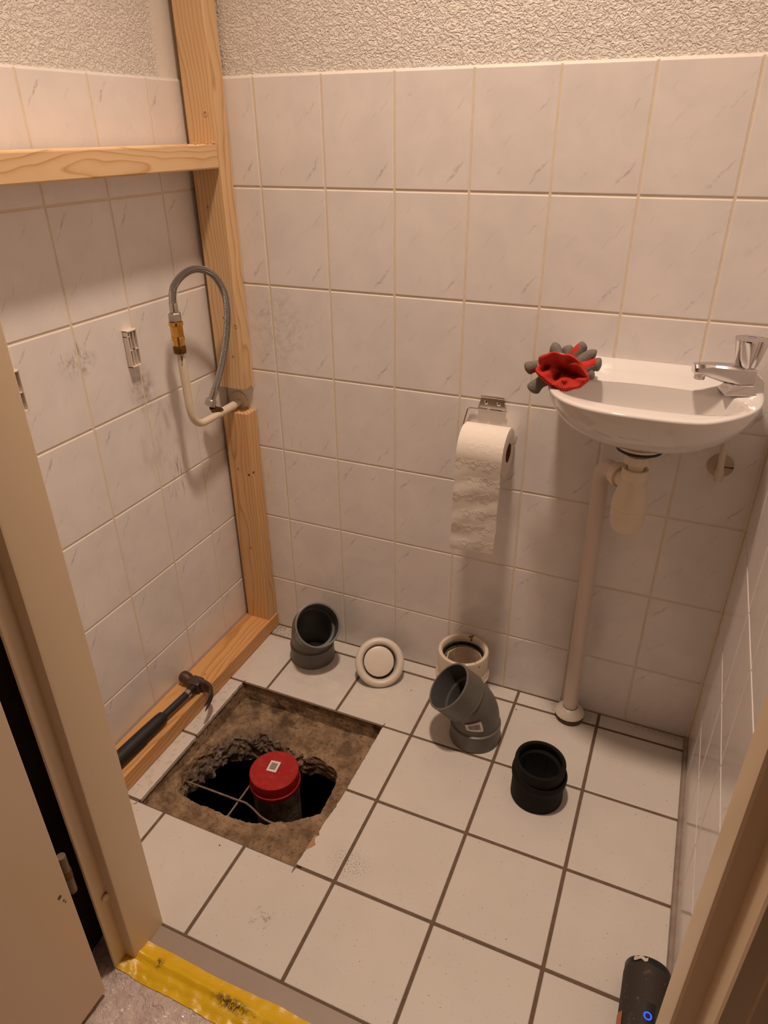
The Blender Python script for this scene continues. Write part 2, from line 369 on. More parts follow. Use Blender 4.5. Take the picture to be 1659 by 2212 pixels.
FX, FY, FT = .5912, -.0450, .19963
xe = [-.0077, .1919, .3916, .5912, .7908, .9904, XR-.006]; ye = [0, -.0450, -.2446, -.4443, -.6439, YF]
FG = .0066; cache = {}
for r in range(5):
    for c in range(6):
        x0, x1, y1, y0 = max(xe[c], 0.0), xe[c+1], ye[r], ye[r+1]
        if r in (2, 3):
            if c == 1: continue
            if c in (0, 2):
                # cut pieces with chipped saw edges
                poly = []
                y_lo, y_hi = y0+FG/2, y1-FG/2; n = 26
                if c == 0:
                    edge = [(HX0 + .0015*nz((0, k*.31, r), 3) + (.002 if r == 3 else 0), y_lo + (y_hi-y_lo)*k/n) for k in range(n+1)]
                    poly = [(x0+.001, y_hi), (x0+.001, y_lo)] + edge
                else:
                    ed = []
                    for k in range(n+1):
                        y = y_lo + (y_hi-y_lo)*k/n; xx = .5195 - .012*sst((-.445-y)/.2)
                        xx += .0028*nz((0, y*90, r), 1) + .0016*nz((3, y*310, r), 1)
                        if r == 3: xx += .0125*math.exp(-((y+.590)/.010)**2) + .006*math.exp(-((y+.566)/.006)**2)
                        ed.append((xx, y))
                    poly = ed[::-1] + [(x1-FG/2, y_lo), (x1-FG/2, y_hi)]
                o = MB().prism(poly, -.009, 0.0).build('floor_tile', M_FTILE, fl, 30); o['label'] = 'cut tile strip with a chipped edge beside the hole'
                continue
        wd, dp = x1-x0-FG, y1-y0-FG
        if r == 0: dp = y1-y0-FG/2-.002
        k = (round(wd, 4), round(dp, 4))
        if k not in cache: cache[k] = mk_mesh(MB().bbox((-wd/2, -dp/2, -.009), (wd/2, dp/2, 0), .0014, 2), 'floor_tile', M_FTILE)
        o = bpy.data.objects.new('floor_tile', cache[k]); COL.objects.link(o); o.parent = fl
        o.location = ((x0+x1)/2, (y0+y1)/2 + (.0012 if r == 0 else 0), -.0003*random.random())
        o.rotation_euler = (random.uniform(-.0006, .0006), random.uniform(-.0006, .0006), random.uniform(-.002, .002))
M_CLAY = plain('bare_clay_body', (.42, .25, .14), .85, nsc=80, var=.15)
MB().prism([(.506, -.606), (.5165, -.606), (.5205, -.598), (.523, -.588), (.520, -.578), (.517, -.566), (.508, -.566)], -.0105, -.0035).build('chipped_corner', M_CLAY, fl)
for (a, b, wd) in (((.1215, -.247), (.127, -.236), .003), ((.519, -.244), (.521, -.232), .003), ((.508, -.646), (.5075, -.660), .0045), ((.122, -.650), (.1175, -.656), .003)):
    a, b = Vector((*a, .0004)), Vector((*b, .0004)); d = (b-a).normalized(); n_ = Vector((-d.y, d.x, 0))*wd/2
    MB().add([a+n_, a-n_, b-n_*.2, b+n_*.2], [(0, 1, 2, 3)]).build('saw_kerf', M_FGROUT, fl, 0)

# recess: mortar bed, broken slab edge
ctrl = [(.159, -.570), (.142, -.542), (.135, -.495), (.146, -.452), (.149, -.405), (.166, -.380), (.196, -.354), (.225, -.335), (.276, -.333), (.316, -.345), (.376, -.352), (.460, -.374), (.470, -.403), (.477, -.461), (.481, -.502), (.451, -.529), (.418, -.551), (.375, -.574), (.334, -.582), (.292, -.582), (.249, -.580), (.212, -.580), (.179, -.579)]
cc = Vector((.318, -.452)); NA = 260
ca = sorted([(math.atan2(p[1]-cc.y, p[0]-cc.x), (Vector(p)-cc).length) for p in ctrl])
def rin(a):
    L = [(ca[-1][0]-2*PI, ca[-1][1])] + ca + [(ca[0][0]+2*PI, ca[0][1])]
    for (a0, r0), (a1, r1) in zip(L, L[1:]):
        if a0 <= a <= a1: return r0 + (r1-r0)*((a-a0)/(a1-a0))
def rout(a, m=0.0):
    c_, s_ = math.cos(a), math.sin(a); t = 9
    if c_ > 1e-6: t = min(t, (HX1-.002+m-cc.x)/c_)
    if c_ < -1e-6: t = min(t, (HX0+.001-m-cc.x)/c_)
    if s_ > 1e-6: t = min(t, (HY1+m-cc.y)/s_)
    if s_ < -1e-6: t = min(t, (HY0-m-cc.y)/s_)
    return t
R = []
for k in range(46):
    ring = []
    for i in range(NA):
        a = -PI + 2*PI*i/NA; ro, ri = rout(a, .004), rin(a); d = Vector((math.cos(a), math.sin(a)))
        bx, by = cc + d*ro
        bed = -.030 - .022*sst((by + .60)/.30) - .006*nz((bx, by, 0), 14)
        rough = sst((math.cos(a - math.radians(135)) + .25)/.9)      # back-left corner is the broken one
        if k == 0: r, z = ro, -.0085
        elif k <= 5:
            t = k/5; r, z = ro - .004*t - .003*t*(1+nz((bx*4, by*4, t), 9)), -.0085 + (bed+.0085)*t
        elif k <= 27:
            t = (k-5)/22; r = ro-.009 + (ri-ro+.009)*t; p = cc + d*r
            z = bed + .004*nz((p.x, p.y, 0), 60) + .0025*nz((p.x, p.y, 3), 170) + .012*(1-t)**6*0 - .010*rough*sst((t-.55)/.45)*(1+1.2*nz((p.x, p.y, 1), 40))
        else:
            t = (k-27)/18; p0 = cc + d*ri
            th = .048 + .022*rough
            z = bed - .010*rough - th*t
            r = ri - .010*rough*math.sin(t*PI*.9)*(1 + 1.0*nz((p0.x*1.2, p0.y*1.2, t*.12), 45)) - .006*rough*t
            r += .012*rough*nz((p0.x, p0.y, t*.09), 55) + .006*rough*nz((p0.x, p0.y, t*.1), 120) + .003*rough*nz((p0.x, p0.y, t*.12), 260) + .0025*nz((p0.x, p0.y, t*.1), 60)
            if k == 45: r = ri + .06; 
        r += .004*rough*nz((bx*3, by*3, k), 25)*(1 if 20 < k < 45 else 0) + (.003*nz((math.cos(a)*3, math.sin(a)*3, 7), 4) + .0018*nz((math.cos(a)*9, math.sin(a)*9, 2), 4) if 20 < k < 45 else 0)
        p = cc + d*r; ring.append((p.x, p.y, z))
    R.append(ring)
MB().rings(R).build('broken_concrete_edge', M_CONC, fl, 60)['label'] = 'rough brown mortar bed and broken concrete around the opening'
vb = MB().box((-.6, -1.2, -.95), (1.6, .5, -.0975))
M_VOID = plain('crawl_space_darkness', (.0022, .002, .002), .98, Specular_IOR_Level=0.0)  # near-black colour stands in for the darkness below the floor
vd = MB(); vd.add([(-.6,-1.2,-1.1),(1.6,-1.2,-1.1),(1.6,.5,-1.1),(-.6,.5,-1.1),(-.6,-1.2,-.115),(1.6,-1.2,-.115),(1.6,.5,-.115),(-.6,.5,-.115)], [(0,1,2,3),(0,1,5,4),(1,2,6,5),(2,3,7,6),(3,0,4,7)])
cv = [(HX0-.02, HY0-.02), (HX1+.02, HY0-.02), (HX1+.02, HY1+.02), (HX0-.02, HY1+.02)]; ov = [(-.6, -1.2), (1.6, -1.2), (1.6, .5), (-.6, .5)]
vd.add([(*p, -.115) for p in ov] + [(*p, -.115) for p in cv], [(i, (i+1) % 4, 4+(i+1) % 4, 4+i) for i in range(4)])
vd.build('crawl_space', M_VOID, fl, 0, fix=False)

# ------------------------------------------------------------------ hall floor, sill, frame, door
def make_film():
    g = G('plastic_film_floor'); P = g.pos(); n = g.noise(P, 7, 4); n2 = g.noise(P, 240, 2); 
    c = g.mix(n, (.62, .50, .465), (.74, .61, .57)); c = g.mix(g.step(n2, .74, .78), c, (.05, .03, .02))
    h = g.m('ADD', g.noise(g.map(P, (1, .5, 1)), 38, 5, .62, 1.2), g.m('MULTIPLY', g.noise(P, 90, 3, .6, .8), .4))
    g.bump(h, 1.0, .012); return g.set(c, .14, 0, Coat_Weight=.8, Coat_Roughness=.07)
def filmz(x, y):
    return -.004 + .004*nz((x, y*.6, 0), 22) + .0035*abs(nz((x, y, 4), 45)) + .002*nz((x, y, 8), 110) + .012*sst((y+.955)/.035)*sst((.37-x)/.05)
hf = MB().box((-.8, -2.2, -.10), (2.2, -.899, -.012)).build('floor_hall', M_SILL, None, 0); tag(hf, 'hallway subfloor under the protective film', 'floor', kind='structure')
pf = MB().grid(lambda u, v: (-.3+1.9*u, -1.75+.85*v, filmz(-.3+1.9*u, -1.75+.85*v)), 420, 190).build('plastic_film', make_film(), None, 60)
tag(pf, 'crinkled clear protective film lying on the hallway floor', 'plastic film')
sl = MB().bbox((.322, -.899, -.02), (1.156, YF-.0005, .0005), .002, 2).build('trim_sill', M_SILL, None); tag(sl, 'worn grey-brown stone door sill under the yellow tape', 'sill', kind='structure')

def make_tape():
    g = G('yellow_tape'); P = g.pos(); n = g.noise(P, 30, 4); n2 = g.noise(P, 190, 4, .7)
    c = g.mix(n, (.72, .42, .008), (.84, .55, .012))
    d = g.m('MULTIPLY', g.blob(P, (.535, -.902, 0), (.05, .014, .05)), g.step(n2, .40, .55)); d = g.m('MAXIMUM', d, g.m('MULTIPLY', g.blob(P, (.58, -.91, 0), (.09, .02, .05)), g.step(n2, .58, .66)))
    d = g.m('MAXIMUM', d, g.m('MULTIPLY', g.step(n2, .70, .74), .5)); d = g.m('MAXIMUM', d, g.m('MULTIPLY', g.blob(P, (.385, -.895, 0), (.012, .014, .05)), g.step(n2, .42, .6)))
    c = g.mix(d, c, (.11, .065, .03)); g.bump(g.noise(g.map(P, (.5, 1, 1)), 90, 4, .6, .8), .5, .002)
    return g.set(c, .33)
def tapef(u, v):
    x = .322 + .79*u; wd = .058 + .006*nz((x, 0, 0), 14); yc = -.9035 - .003*nz((x, 3, 0), 9); y = yc + (v-.5)*wd
    if u < .03: y += (.03-u)/.03*.006*(v-.3)
    ridge = .008*math.exp(-((v-.62-.06*nz((x, 7, 0), 9))/.12)**2) * (0.7+.5*nz((x, 1, 0), 11))
    z = .0022 - .006*sst((.35-v)/.35) + ridge + .0016*nz((x, y, 2), 55) + .006*sst((.06-u)/.06)*(.3+v)
    return (x, y, max(z, filmz(x, y)+.0015 if y < -.899 else .0016))
tp = MB().grid(tapef, 190, 22).build('barrier_tape', make_tape(), None, 60); tag(tp, 'creased dirty yellow adhesive tape across the door sill', 'tape')

def jamb_prof(s, xs):
    # plan profile; s=+1 left jamb (opening to +x), -1 right jamb
    P = [(0, YF+.003), (-.002, YF+.005), (-.079, YF+.005), (-.079, -.862), (-.030, -.862), (-.0262, -.931), (-.0235, -.9335), (-.0205, -.9325), (-.0195, -.930), (-.0192, -.913), (-.0185, -.9095), (-.004, -.9085), (-.001, -.9065), (0, -.903)]
    P = [(a, -.84 + (b+.84)*1.0) for a, b in P]
    return [(xs + s*a, b) for a, b in P]
tf = thing('trim_frame', 'cream enamelled steel door frame around the opening', 'door frame', (0.74, -.89, 0), kind='structure')
MB().prism(jamb_prof(1, .3425), 0.0, 2.10).build('jamb', M_FRAME, tf, 30)
pj = [(1.134 - a, b + (.016 if b < -.9 else 0)) for a, b in [(0, YF+.003), (-.002, YF+.005), (-.06, YF+.005), (-.06, -.956), (-.046, -.956), (-.045, -.952), (-.026, -.952), (-.024, -.949), (-.0235, -.913), (-.022, -.9095), (-.004, -.9085), (-.001, -.9065), (0, -.903)]]
MB().prism(pj, 0.0, 2.10).build('jamb', M_FRAME, tf, 30)
MB().prism([(YF+.003, 2.07), (-.906, 2.07), (-.909, 2.09), (-.95, 2.09), (-.95, 2.13), (YF+.005, 2.13)], .33, 1.15, Matrix(((0,0,1,0),(1,0,0,0),(0,1,0,0),(0,0,0,1)))).build('frame_head', M_FRAME, tf, 30)
MB().lathe([(0, 0), (.006, .001), (.0075, .003), (.006, .0045), (0, .005)], 16, frame((1, -.3, 0), loc=(.3235, -.913, .178))).build('rubber_stop', M_FRAME, tf)
M_HINGE = plain('painted_hinge', (.20, .14, .095), .5, nsc=80, var=.3)
M_GAP_SHADE = plain('painted_gap_shade', (.045, .026, .014), .9, nsc=60, var=.3)  # dark brown colour painting the shade inside the door gap
MB().box((.2617, -.9297, .0), (.2640, -.862, 2.10)).box((.2617, -.868, .0), (.314, -.8625, 2.10)).build('gap_shade_strips', M_GAP_SHADE, tf, 0)  # strips added in the slot so that the gap looks shaded
dr = thing('door_1', 'open cream-painted flush door at the left edge', 'door', (.313, -.968, 0), kind='structure')
MB().bbox((.293, -1.75, .009), (.333, -.968, 2.07), .0016, 2).build('door_leaf', M_DOOR, dr)
hg = MB().tube([(.322, -.957, .255), (.322, -.957, .335)], .0065, 14).build('hinge', M_HINGE, dr)
MB().box((.3, -.968, .250), (.323, -.9655, .340)).build('hinge_leaf', M_HINGE, dr, 0)
MB().tube([(.322, -.957, .288), (.322, -.957, .302)], .0078, 14).build('hinge_ring', M_DBRASS, dr)
for yy, zz, ww in ((-.985, .285, .0035), (-.981, .272, .0018), (-.979, .266, .0014)):
    MB().lathe([(0, 0), (ww, .0002), (ww, .0006), (0, .0006)], 8, frame((1, 0, 0), loc=(.3328, yy, zz))).build('paint_chip', M_FGROUT, dr)

# ------------------------------------------------------------------ ceiling lamp (the light of the room)
g = G('lamp_lens_glow'); g.set((.9, .85, .8), .4, 0, Emission_Color=LAMP_COL, Emission_Strength=6.0); M_GLOW = g.mat
lp = thing('ceiling_lamp', 'round ceiling downlight above the toilet room', 'lamp', (LAMP_POS[0], LAMP_POS[1], ZC))
V = Matrix.Translation((LAMP_POS[0], LAMP_POS[1], 0))
MB().lathe([(0, ZC), (.085, ZC), (.085, ZC-.05), (.080, ZC-.085), (.070, ZC-.088), (.066, ZC-.06), (.0, ZC-.055)], 40, V).build('lamp_housing', M_PAINT, lp)
MB().lathe([(0, ZC-.056), (.062, ZC-.061), (.064, ZC-.064), (.0, ZC-.067)], 32, V).build('lamp_lens', M_GLOW, lp)
ld = bpy.data.lights.new('lamp_light', 'SPOT'); ld.energy = LAMP_POWER; ld.color = LAMP_COL; ld.shadow_soft_size = .075
ld.spot_size = math.radians(LAMP_CONE); ld.spot_blend = 1.0
lo_ = bpy.data.objects.new('lamp_light', ld); COL.objects.link(lo_); lo_.parent = lp; lo_.location = (0, 0, -.10 - .02)

# ------------------------------------------------------------------ timber frame
def jag(zv, amp, seed): return lambda x, y: zv + amp*(nz((x*3, y*3, seed), 90) + .6*nz((x, y, seed+1), 210))
def stud(name, label, x0, x1, y0, y1, z0, z1, mat, jb=0.0, jt=0.0, seed=0):
    n = 18; r = .0025; per = []
    def seg(a, b, k): return [(a[0]+(b[0]-a[0])*i/k, a[1]+(b[1]-a[1])*i/k) for i in range(k)]
    c = [(x0+r, y0), (x1-r, y0), (x1, y0+r), (x1, y1-r), (x1-r, y1), (x0+r, y1), (x0, y1-r), (x0, y0+r)]
    for i in range(8): per += seg(c[i], c[(i+1) % 8], n if i % 2 == 0 else 1)
    fb, ft = jag(z0, jb, seed), jag(z1, jt, seed+5)
    cx, cy = (x0+x1)/2, (y0+y1)/2
    Rr = []
    for s_ in (0, .35, .7): Rr.append([(cx+(p[0]-cx)*s_, cy+(p[1]-cy)*s_, fb(cx+(p[0]-cx)*s_, cy+(p[1]-cy)*s_)) for p in per])
    Rr += [[(p[0], p[1], fb(*p)) for p in per], [(p[0], p[1], z0+.03) for p in per], [(p[0], p[1], z1-.03) for p in per], [(p[0], p[1], ft(*p)) for p in per]]
    for s_ in (.7, .35, 0): Rr.append([(cx+(p[0]-cx)*s_, cy+(p[1]-cy)*s_, ft(cx+(p[0]-cx)*s_, cy+(p[1]-cy)*s_)) for p in per])
    o = MB().rings(Rr).build(name, mat, None, 35, origin=(cx, cy, z0)); return o
up = stud('timber_stud', '', .012, .083, -.044, -.0005, .7225, ZC-.001, make_wood('pine_upper', 'Z', *WC, off=(.035, .03)), jb=.0016, seed=3)
tag(up, 'upper pine stud in the corner, splintered where sawn off', 'timber', 'timber frame battens')
for i in range(9):
    x = .083 - .03*random.random(); y = -.003-.012*random.random(); L = .004+.006*random.random()
    MB().tube([(x, y, .726), (x+.002*random.random(), y-.003, .722-L*.4), (x+.007*random.random(), y-.003, .722-L)], [.0011, .0008, .0002], 5).build('splinter', up.data.materials[0], up)
lo = stud('timber_stud', '', .011, .082, -.044, -.0005, .0452, .659, make_wood('pine_lower', 'Z', *[tuple(a*.5+b*.5 for a, b in zip(p, q)) for p, q in zip(WC, WO)], knots=[(.022, -.022, .452, .0042), (.034, -.018, .46, .004)], off=(.02, .05)), jt=.0022, seed=9)
tag(lo, 'lower pine stud with dark knots, standing on the floor batten', 'timber', 'timber frame battens')
fb_ = MB().bbox((.004, -.838, .0004), (.085, -.0005, .045), .0028, 2).build('timber_batten', make_wood('pine_floor', 'Y', *WO, knots=[(.012, .08, .022, .003)], off=(.03, .055)), None, origin=(.045, -.42, .0225))
tag(fb_, 'orange pine batten lying on the floor along the left wall', 'timber', 'timber frame battens')
cb = MB().bbox((.014, -.838, 1.191), (.0825, -.0452, 1.2355), .003, 2).build('timber_batten', make_wood('pine_cross', 'Y', *WC, knots=[(.034, .33, -.004, .0001)], off=(-.01, .012)), None, origin=(.048, -.44, 1.213))
tag(cb, 'pale pine crossbar fixed at mid height along the left wall', 'timber', 'timber frame battens')
for i in range(10):
    y = -.05-.10*random.random()**2; z = 1.2355
    MB().tube([(.08, y, z-.001), (.081+.002*random.random(), y-.002, z+.002), (.078, y-.006*random.random(), z+.003+.003*random.random())], [.0009, .0007, .0002], 5).build('wood_shaving', cb.data.materials[0], cb)
M_HOLE = plain('drill_hole_shadowed_wood', (.05, .02, .008), .9)
def hole(parent, p, n, r, ring=None):
    MB().lathe([(r, .0003), (r*.6, -.001), (0, -.002)], 12, frame(n, up=(0, .1, 1), loc=p)).build('drill_hole', M_HOLE, parent, fix=False)
    if ring: MB().lathe([(r*.9, .0004), (r*1.5, .0006), (r*1.7, .0001)], 12, frame(n, up=(0, .1, 1), loc=p)).build('hole_rim', ring, parent)
for x, z, r, rg in ((.062, 1.289, .0034, 1), (.041, 1.118, .0022, 0), (.048, .888, .002, 0), (.078, .872, .003, 1), (.062, .800, .002, 0)):
    hole(up, (x, -.0444, z), (0, -1, 0), r, up.data.materials[0] if rg else None)
for x, z, r in ((.038, .509, .0025), (.048, .278, .0028)): hole(lo, (x, -.0444, z), (0, -1, 0), r)
for x, y, r in ((.05, -.30, .0025), (.056, -.315, .0014)): hole(fb_, (x, y, .0454), (0, 0, 1), r)

# ------------------------------------------------------------------ water supply pipe and hose at the left
sp = thing('supply_pipe', 'cream water pipe bent upwards with brass fitting beside the stud', 'pipe', (.04, -.1, .66))
MB().lathe([(.0, 0), (.0255, 0), (.0255, .0035), (.022, .006), (.0, .007)], 36, frame((0, -1, 0), loc=(.033, -.0005, .674))).build('wall_rosette', M_CREAM_PIPE, sp)
pth = smooth_path([(.036, 0, .674), (.040, -.03, .675), (.046, -.09, .678), (.052, -.15, .681), (.056, -.185, .686), (.058, -.207, .702), (.058, -.2155, .728), (.057, -.2165, .77), (.056, -.2165, .82), (.055, -.2165, .86)], 7)
MB().tube(pth, .0083, 18).build('pipe', M_CREAM_PIPE, sp)
MB().tube([(.0405, -.034, .6752), (.0475, -.104, .679)], .0098, 18).build('sleeve', M_CREAM_PIPE, sp)
MB().tube([(.047, -.096, .682), (.044, -.117, .693), (.044, -.120, .700)], .0085, 14).build('branch', M_DBRASS, sp)
vm = lambda x, y, z: Matrix.Translation((x, y, z))
V = vm(.055, -.2165, 0)
MB().lathe([(.0085, .852), (.0125, .853), (.0132, .858), (.0132, .866), (.012, .868)], 18, V).build('compression_nut', M_DBRASS, sp)
MB().lathe([(.0105, .868), (.0115, .869), (.0115, .879), (.0135, .880), (.0135, .886), (.0128, .8885)], 18, V).build('brass_ring', M_BRASS, sp)
MB().lathe([(.0128, .8885), (.0128, .909), (.0122, .910)], 8, V).build('brass_body', M_BRASS, sp, 20)
MB().lathe([(.0122, .910), (.0145, .911), (.0145, .918), (.012, .919)], 20, V).build('brass_collar', M_BRASS, sp)
MB().tube([(.064, -.224, .850), (.064, -.2245, .840)], .0016, 6).build('solder_drip', M_DBRASS, sp)
def make_braid():
    g = G('steel_braid'); uv = g.n('ShaderNodeTexCoord').outputs['UV']; x, y, z = g.xyz(uv)[:]
    a = g.m('SINE', g.m('ADD', g.m('MULTIPLY', x, 2*PI*10), g.m('MULTIPLY', y, 1700))); b = g.m('SINE', g.m('SUBTRACT', g.m('MULTIPLY', x, 2*PI*10), g.m('MULTIPLY', y, 1700)))
    h = g.m('MULTIPLY', a, b); g.bump(h, .8, .0012); return g.set(g.mix(g.step(h, -.8, .6), (.12, .105, .10), (.46, .42, .40)), .36, .9)
M_BRAID = make_braid()
hs = thing('flexible_hose', 'braided steel water hose looping from brass fitting to the pipe', 'hose', (.05, -.15, .72))
hp = smooth_path([(.055, -.2165, .934), (.0555, -.217, .955), (.058, -.210, .985), (.064, -.180, 1.006), (.072, -.145, 1.0105), (.080, -.108, .994), (.084, -.083, .957), (.084, -.077, .915), (.080, -.085, .86), (.068, -.097, .80), (.054, -.110, .75), (.045, -.1185, .722)], 9)
ho = MB().tube(hp, .0074, 18, cap=False).build('braided_hose', M_BRAID, hs)
uvl = ho.data.uv_layers.new(name='UVMap'); cum = [0]
for i in range(1, len(hp)): cum.append(cum[-1] + (hp[i]-hp[i-1]).length)
for lp_ in ho.data.loops: uvl.data[lp_.index].uv = ((lp_.vertex_index % 18)/18, cum[lp_.vertex_index//18])
MB().lathe([(.0095, .919), (.0135, .920), (.0135, .934), (.011, .936), (.008, .937), (.0082, .943), (.0075, .944)], 6, V).build('hex_nut', M_STEEL, hs, 20)
MB().lathe([(.0085, .937), (.0085, .953), (.0078, .956)], 18, V).build('crimp_sleeve', M_STEEL, hs)
M2 = frame(hp[-6]-hp[-1], loc=hp[-1])
MB().lathe([(.0095, -.020), (.0135, -.019), (.0135, -.006), (.0105, -.004), (.008, -.003)], 6, M2).build('hex_nut', M_STEEL, hs, 20)
MB().lathe([(.0087, -.004), (.0087, .020), (.0078, .023)], 18, M2).build('crimp_sleeve', M_STEEL, hs)

# ------------------------------------------------------------------ plastic wall brackets
def bracket(y0, y1, z0, z1, label):
    t = thing('wall_bracket', label, 'bracket', (0, (y0+y1)/2, z0), 'plastic rail brackets on the left wall')
    d = .013; a = .0022
    MB().box((.0, y0, z0), (.002, y1, z1)).build('back_plate', M_WHITE_PL, t, 0)
    MB().bbox((.0005, y0, z0), (d, y0+a, z1), .0006, 1).build('rib', M_WHITE_PL, t); MB().bbox((.0005, y1-a, z0), (d, y1, z1), .0006, 1).build('rib', M_WHITE_PL, t)
    for f in (.28, .62): MB().bbox((.0005, y0+(y1-y0)*f, z0+.003), (d-.001, y0+(y1-y0)*f+.0018, z1-.003), .0005, 1).build('rib', M_WHITE_PL, t)
    for f in (0, .95): MB().bbox((.0005, y0, z0+(z1-z0)*f), (d, y1, z0+(z1-z0)*f+.0026), .0006, 1).build('end_wall', M_WHITE_PL, t)
    for f, u in ((.82, .0), (.45, .62), (.45, .05)): MB().box((.0005, y0+(y1-y0)*u, z0+(z1-z0)*f), (d-.002, y0+(y1-y0)*(u+.3), z0+(z1-z0)*f+.0016)).build('cross_rib', M_WHITE_PL, t, 0)
    MB().lathe([(0, .006), (.002, .0055), (.0035, .004), (.0035, .002)], 14, frame((1, 0, 0), loc=(.002, y0+(y1-y0)*.46, z0+(z1-z0)*.80))).build('screw', M_CHROME, t)
bracket(-.3135, -.286, .843, .917, 'white plastic rail bracket nearer the hose on the tile wall')
bracket(-.598, -.5705, .842, .915, 'white plastic rail bracket partly hidden by the door frame')

# ------------------------------------------------------------------ washbasin
bs = thing('wash_basin', 'small white porcelain hand basin mounted on the back wall', 'basin', (.977, -.12, .745))
XC, BA, YB, BD, NN = .977, .180, -.052, .187, 2.75
bc = Vector((.977, -.122))
def in_o(p):
    if p.y > -.0006: return False
    if p.y < YB: return abs((p.x-XC)/BA)**NN + abs((p.y-YB)/BD)**NN <= 1
    lim = BA - .020*sst((p.y-YB)/.05)**3
    return abs(p.x-XC) <= lim
def in_i(p): return abs((p.x-.9765)/.1525)**2.5 + abs((p.y+.1285)/.0665)**2.5 <= 1
def rad(f, a, c=bc):
    lo_, hi_ = 0, .4; d = Vector((math.cos(a), math.sin(a)))
    for _ in range(40):
        m_ = (lo_+hi_)/2
        if f(c+d*m_): lo_ = m_
        else: hi_ = m_
    return lo_
NB = 144; ang = [2*PI*i/NB for i in range(NB)]
O = [bc + Vector((math.cos(a), math.sin(a)))*rad(in_o, a) for a in ang]; I = [bc + Vector((math.cos(a), math.sin(a)))*rad(in_i, a) for a in ang]
def zt(p): return .8525 + .0245*sst((p.y+.050)/.045) + .006*sst((p.x-1.06)/.07)
R = []
for r, f in [(0.02, 1), (.22, 1), (.42, .985), (.58, .92), (.73, .79), (.84, .63), (.915, .45), (.962, .28), (.988, .14), (.998, .06), (1, .035)]:
    R.append([(XC+(p.x-XC)*r, p.y*(.45+.55*r), zt(p) - (zt(p)-.7640)*f) for p in O])
def lerp(p, q, t): return p + (q-p)*t
for t, dz in [(.04, -.0012), (.10, 0), (.25, 0)]:
    R.append([(lerp(p, q, t).x, lerp(p, q, t).y, zt(lerp(p, q, t*(.3))) + dz) for p, q in zip(O, I)])
R.append([(lerp(p, q, .55).x, lerp(p, q, .55).y, .4*zt(p)+.6*.8525) for p, q in zip(O, I)])
R.append([(lerp(p, q, .9).x, lerp(p, q, .9).y, .8515+.003*sst((q.x-1.08)/.05)) for p, q in zip(O, I)])
dc = Vector((.976, -.128))
for s_, dz in [(1, .003), (.985, .008), (.965, .018), (.93, .036), (.87, .054), (.76, .070), (.58, .081), (.35, .0865), (.13, .089)]:
    R.append([(dc.x+(q.x-dc.x)*s_, dc.y+(q.y-dc.y)*s_, .8525-dz+.003*sst((q.x-1.08)/.05)*max(0, 1-dz*30)) for q in I])
MB().rings(R, True, True, True).build('basin_body', M_PORC, bs, 60)
MB().lathe([(0, 0), (.017, 0), (.020, .0012), (.021, .0)], 28, vm(.976, -.128, .7655)).build('drain_strainer', M_CHROME, bs)
# trap
tr = thing('bottle_trap', 'cream plastic bottle trap under the basin with black gasket', 'trap', (.976, -.12, .575))
V = vm(.976, -.120, .0140)
MB().lathe([(.0, .7450), (.0400, .7445), (.0405, .742), (.0400, .7400), (0, .7400)], 40, V).build('flange', M_CREAM_PL, tr)
MB().lathe([(.012, .7400), (.0406, .7398), (.0411, .7375), (.0404, .7350), (.012, .7347)], 40, V).build('gasket', M_BLACKGAP, tr)
MB().lathe([(.017, .7356), (.0195, .735), (.0195, .714)], 28, V).build('tailpiece', M_CREAM_PL, tr)
V = vm(.976, -.120, .012)
rib = lambda n, d: (lambda a, z: 1 + d*max(0, math.cos(n*a))**8)
MB().lathe([(.0195, .7265), (.0225, .7265), (.0225, .711), (.0205, .7095), (.015, .7095)], 72, V, fn=rib(12, .04)).build('upper_nut', M_CREAM_PL, tr)
MB().lathe([(.0145, .7105), (.0145, .690)], 24, V).build('dip_tube', M_CREAM_PL, tr)
MB().lathe([(.0150, .694), (.0175, .6985), (.0225, .6985), (.0232, .680), (.0225, .6785), (.019, .6785)], 72, V, fn=rib(10, .04)).build('lower_nut', M_CREAM_PL, tr)
MB().lathe([(.0205, .6795), (.0225, .674), (.0295, .645), (.0325, .630), (.0328, .6235), (.0322, .6205)], 40, V).build('trap_body', M_CREAM_PL, tr)
MB().lathe([(.0322, .6205), (.0316, .6195), (.0325, .6185), (.0318, .600), (.0292, .582), (.025, .572), (.017, .566), (.006, .564), (0, .564)], 40, V).build('trap_cup', M_CREAM_PL, tr)
od = Vector((.9125-.976, -.040+.120, 0)).normalized(); oc = Vector((.976, -.120, .676))
MB().tube([oc+od*.012, oc+od*.040], .0175, 24).build('outlet', M_CREAM_PL, tr)
MB().tube([oc+od*.036+Vector((0, 0, .001)), oc+od*.054+Vector((0, 0, .001))], .0225, 36).build('outlet_nut', M_CREAM_PL, tr)
dp = thing('drain_pipe', 'long white drain pipe from the trap down to the floor', 'pipe', (.922, -.036, 0))
e0 = oc+od*.0545
pts = [e0, e0+od*.016] + [Vector((.9125, -.040, .676)) + od*(-.028+.028*math.sin(t))*1 + Vector((0, 0, -.030+.030*math.cos(t))) + od*.002 for t in [PI/2*k/8 for k in range(1, 9)]] + [Vector((.9125, -.038, .60)), Vector((.917, -.037, .3)), Vector((.9225, -.036, .004))]
MB().tube(pts, .0165, 28).build('pipe', plain('pink_white_pipe', (.72, .60, .53), .35, nsc=20, var=.04), dp)
MB().lathe([(.0172, .034), (.022, .0315), (.030, .025), (.0345, .0175), (.0350, .0155), (.0335, .0148), (.018, .016)], 40, vm(.9225, -.0375, 0)).build('floor_rosette', M_WHITE_PL, dp)
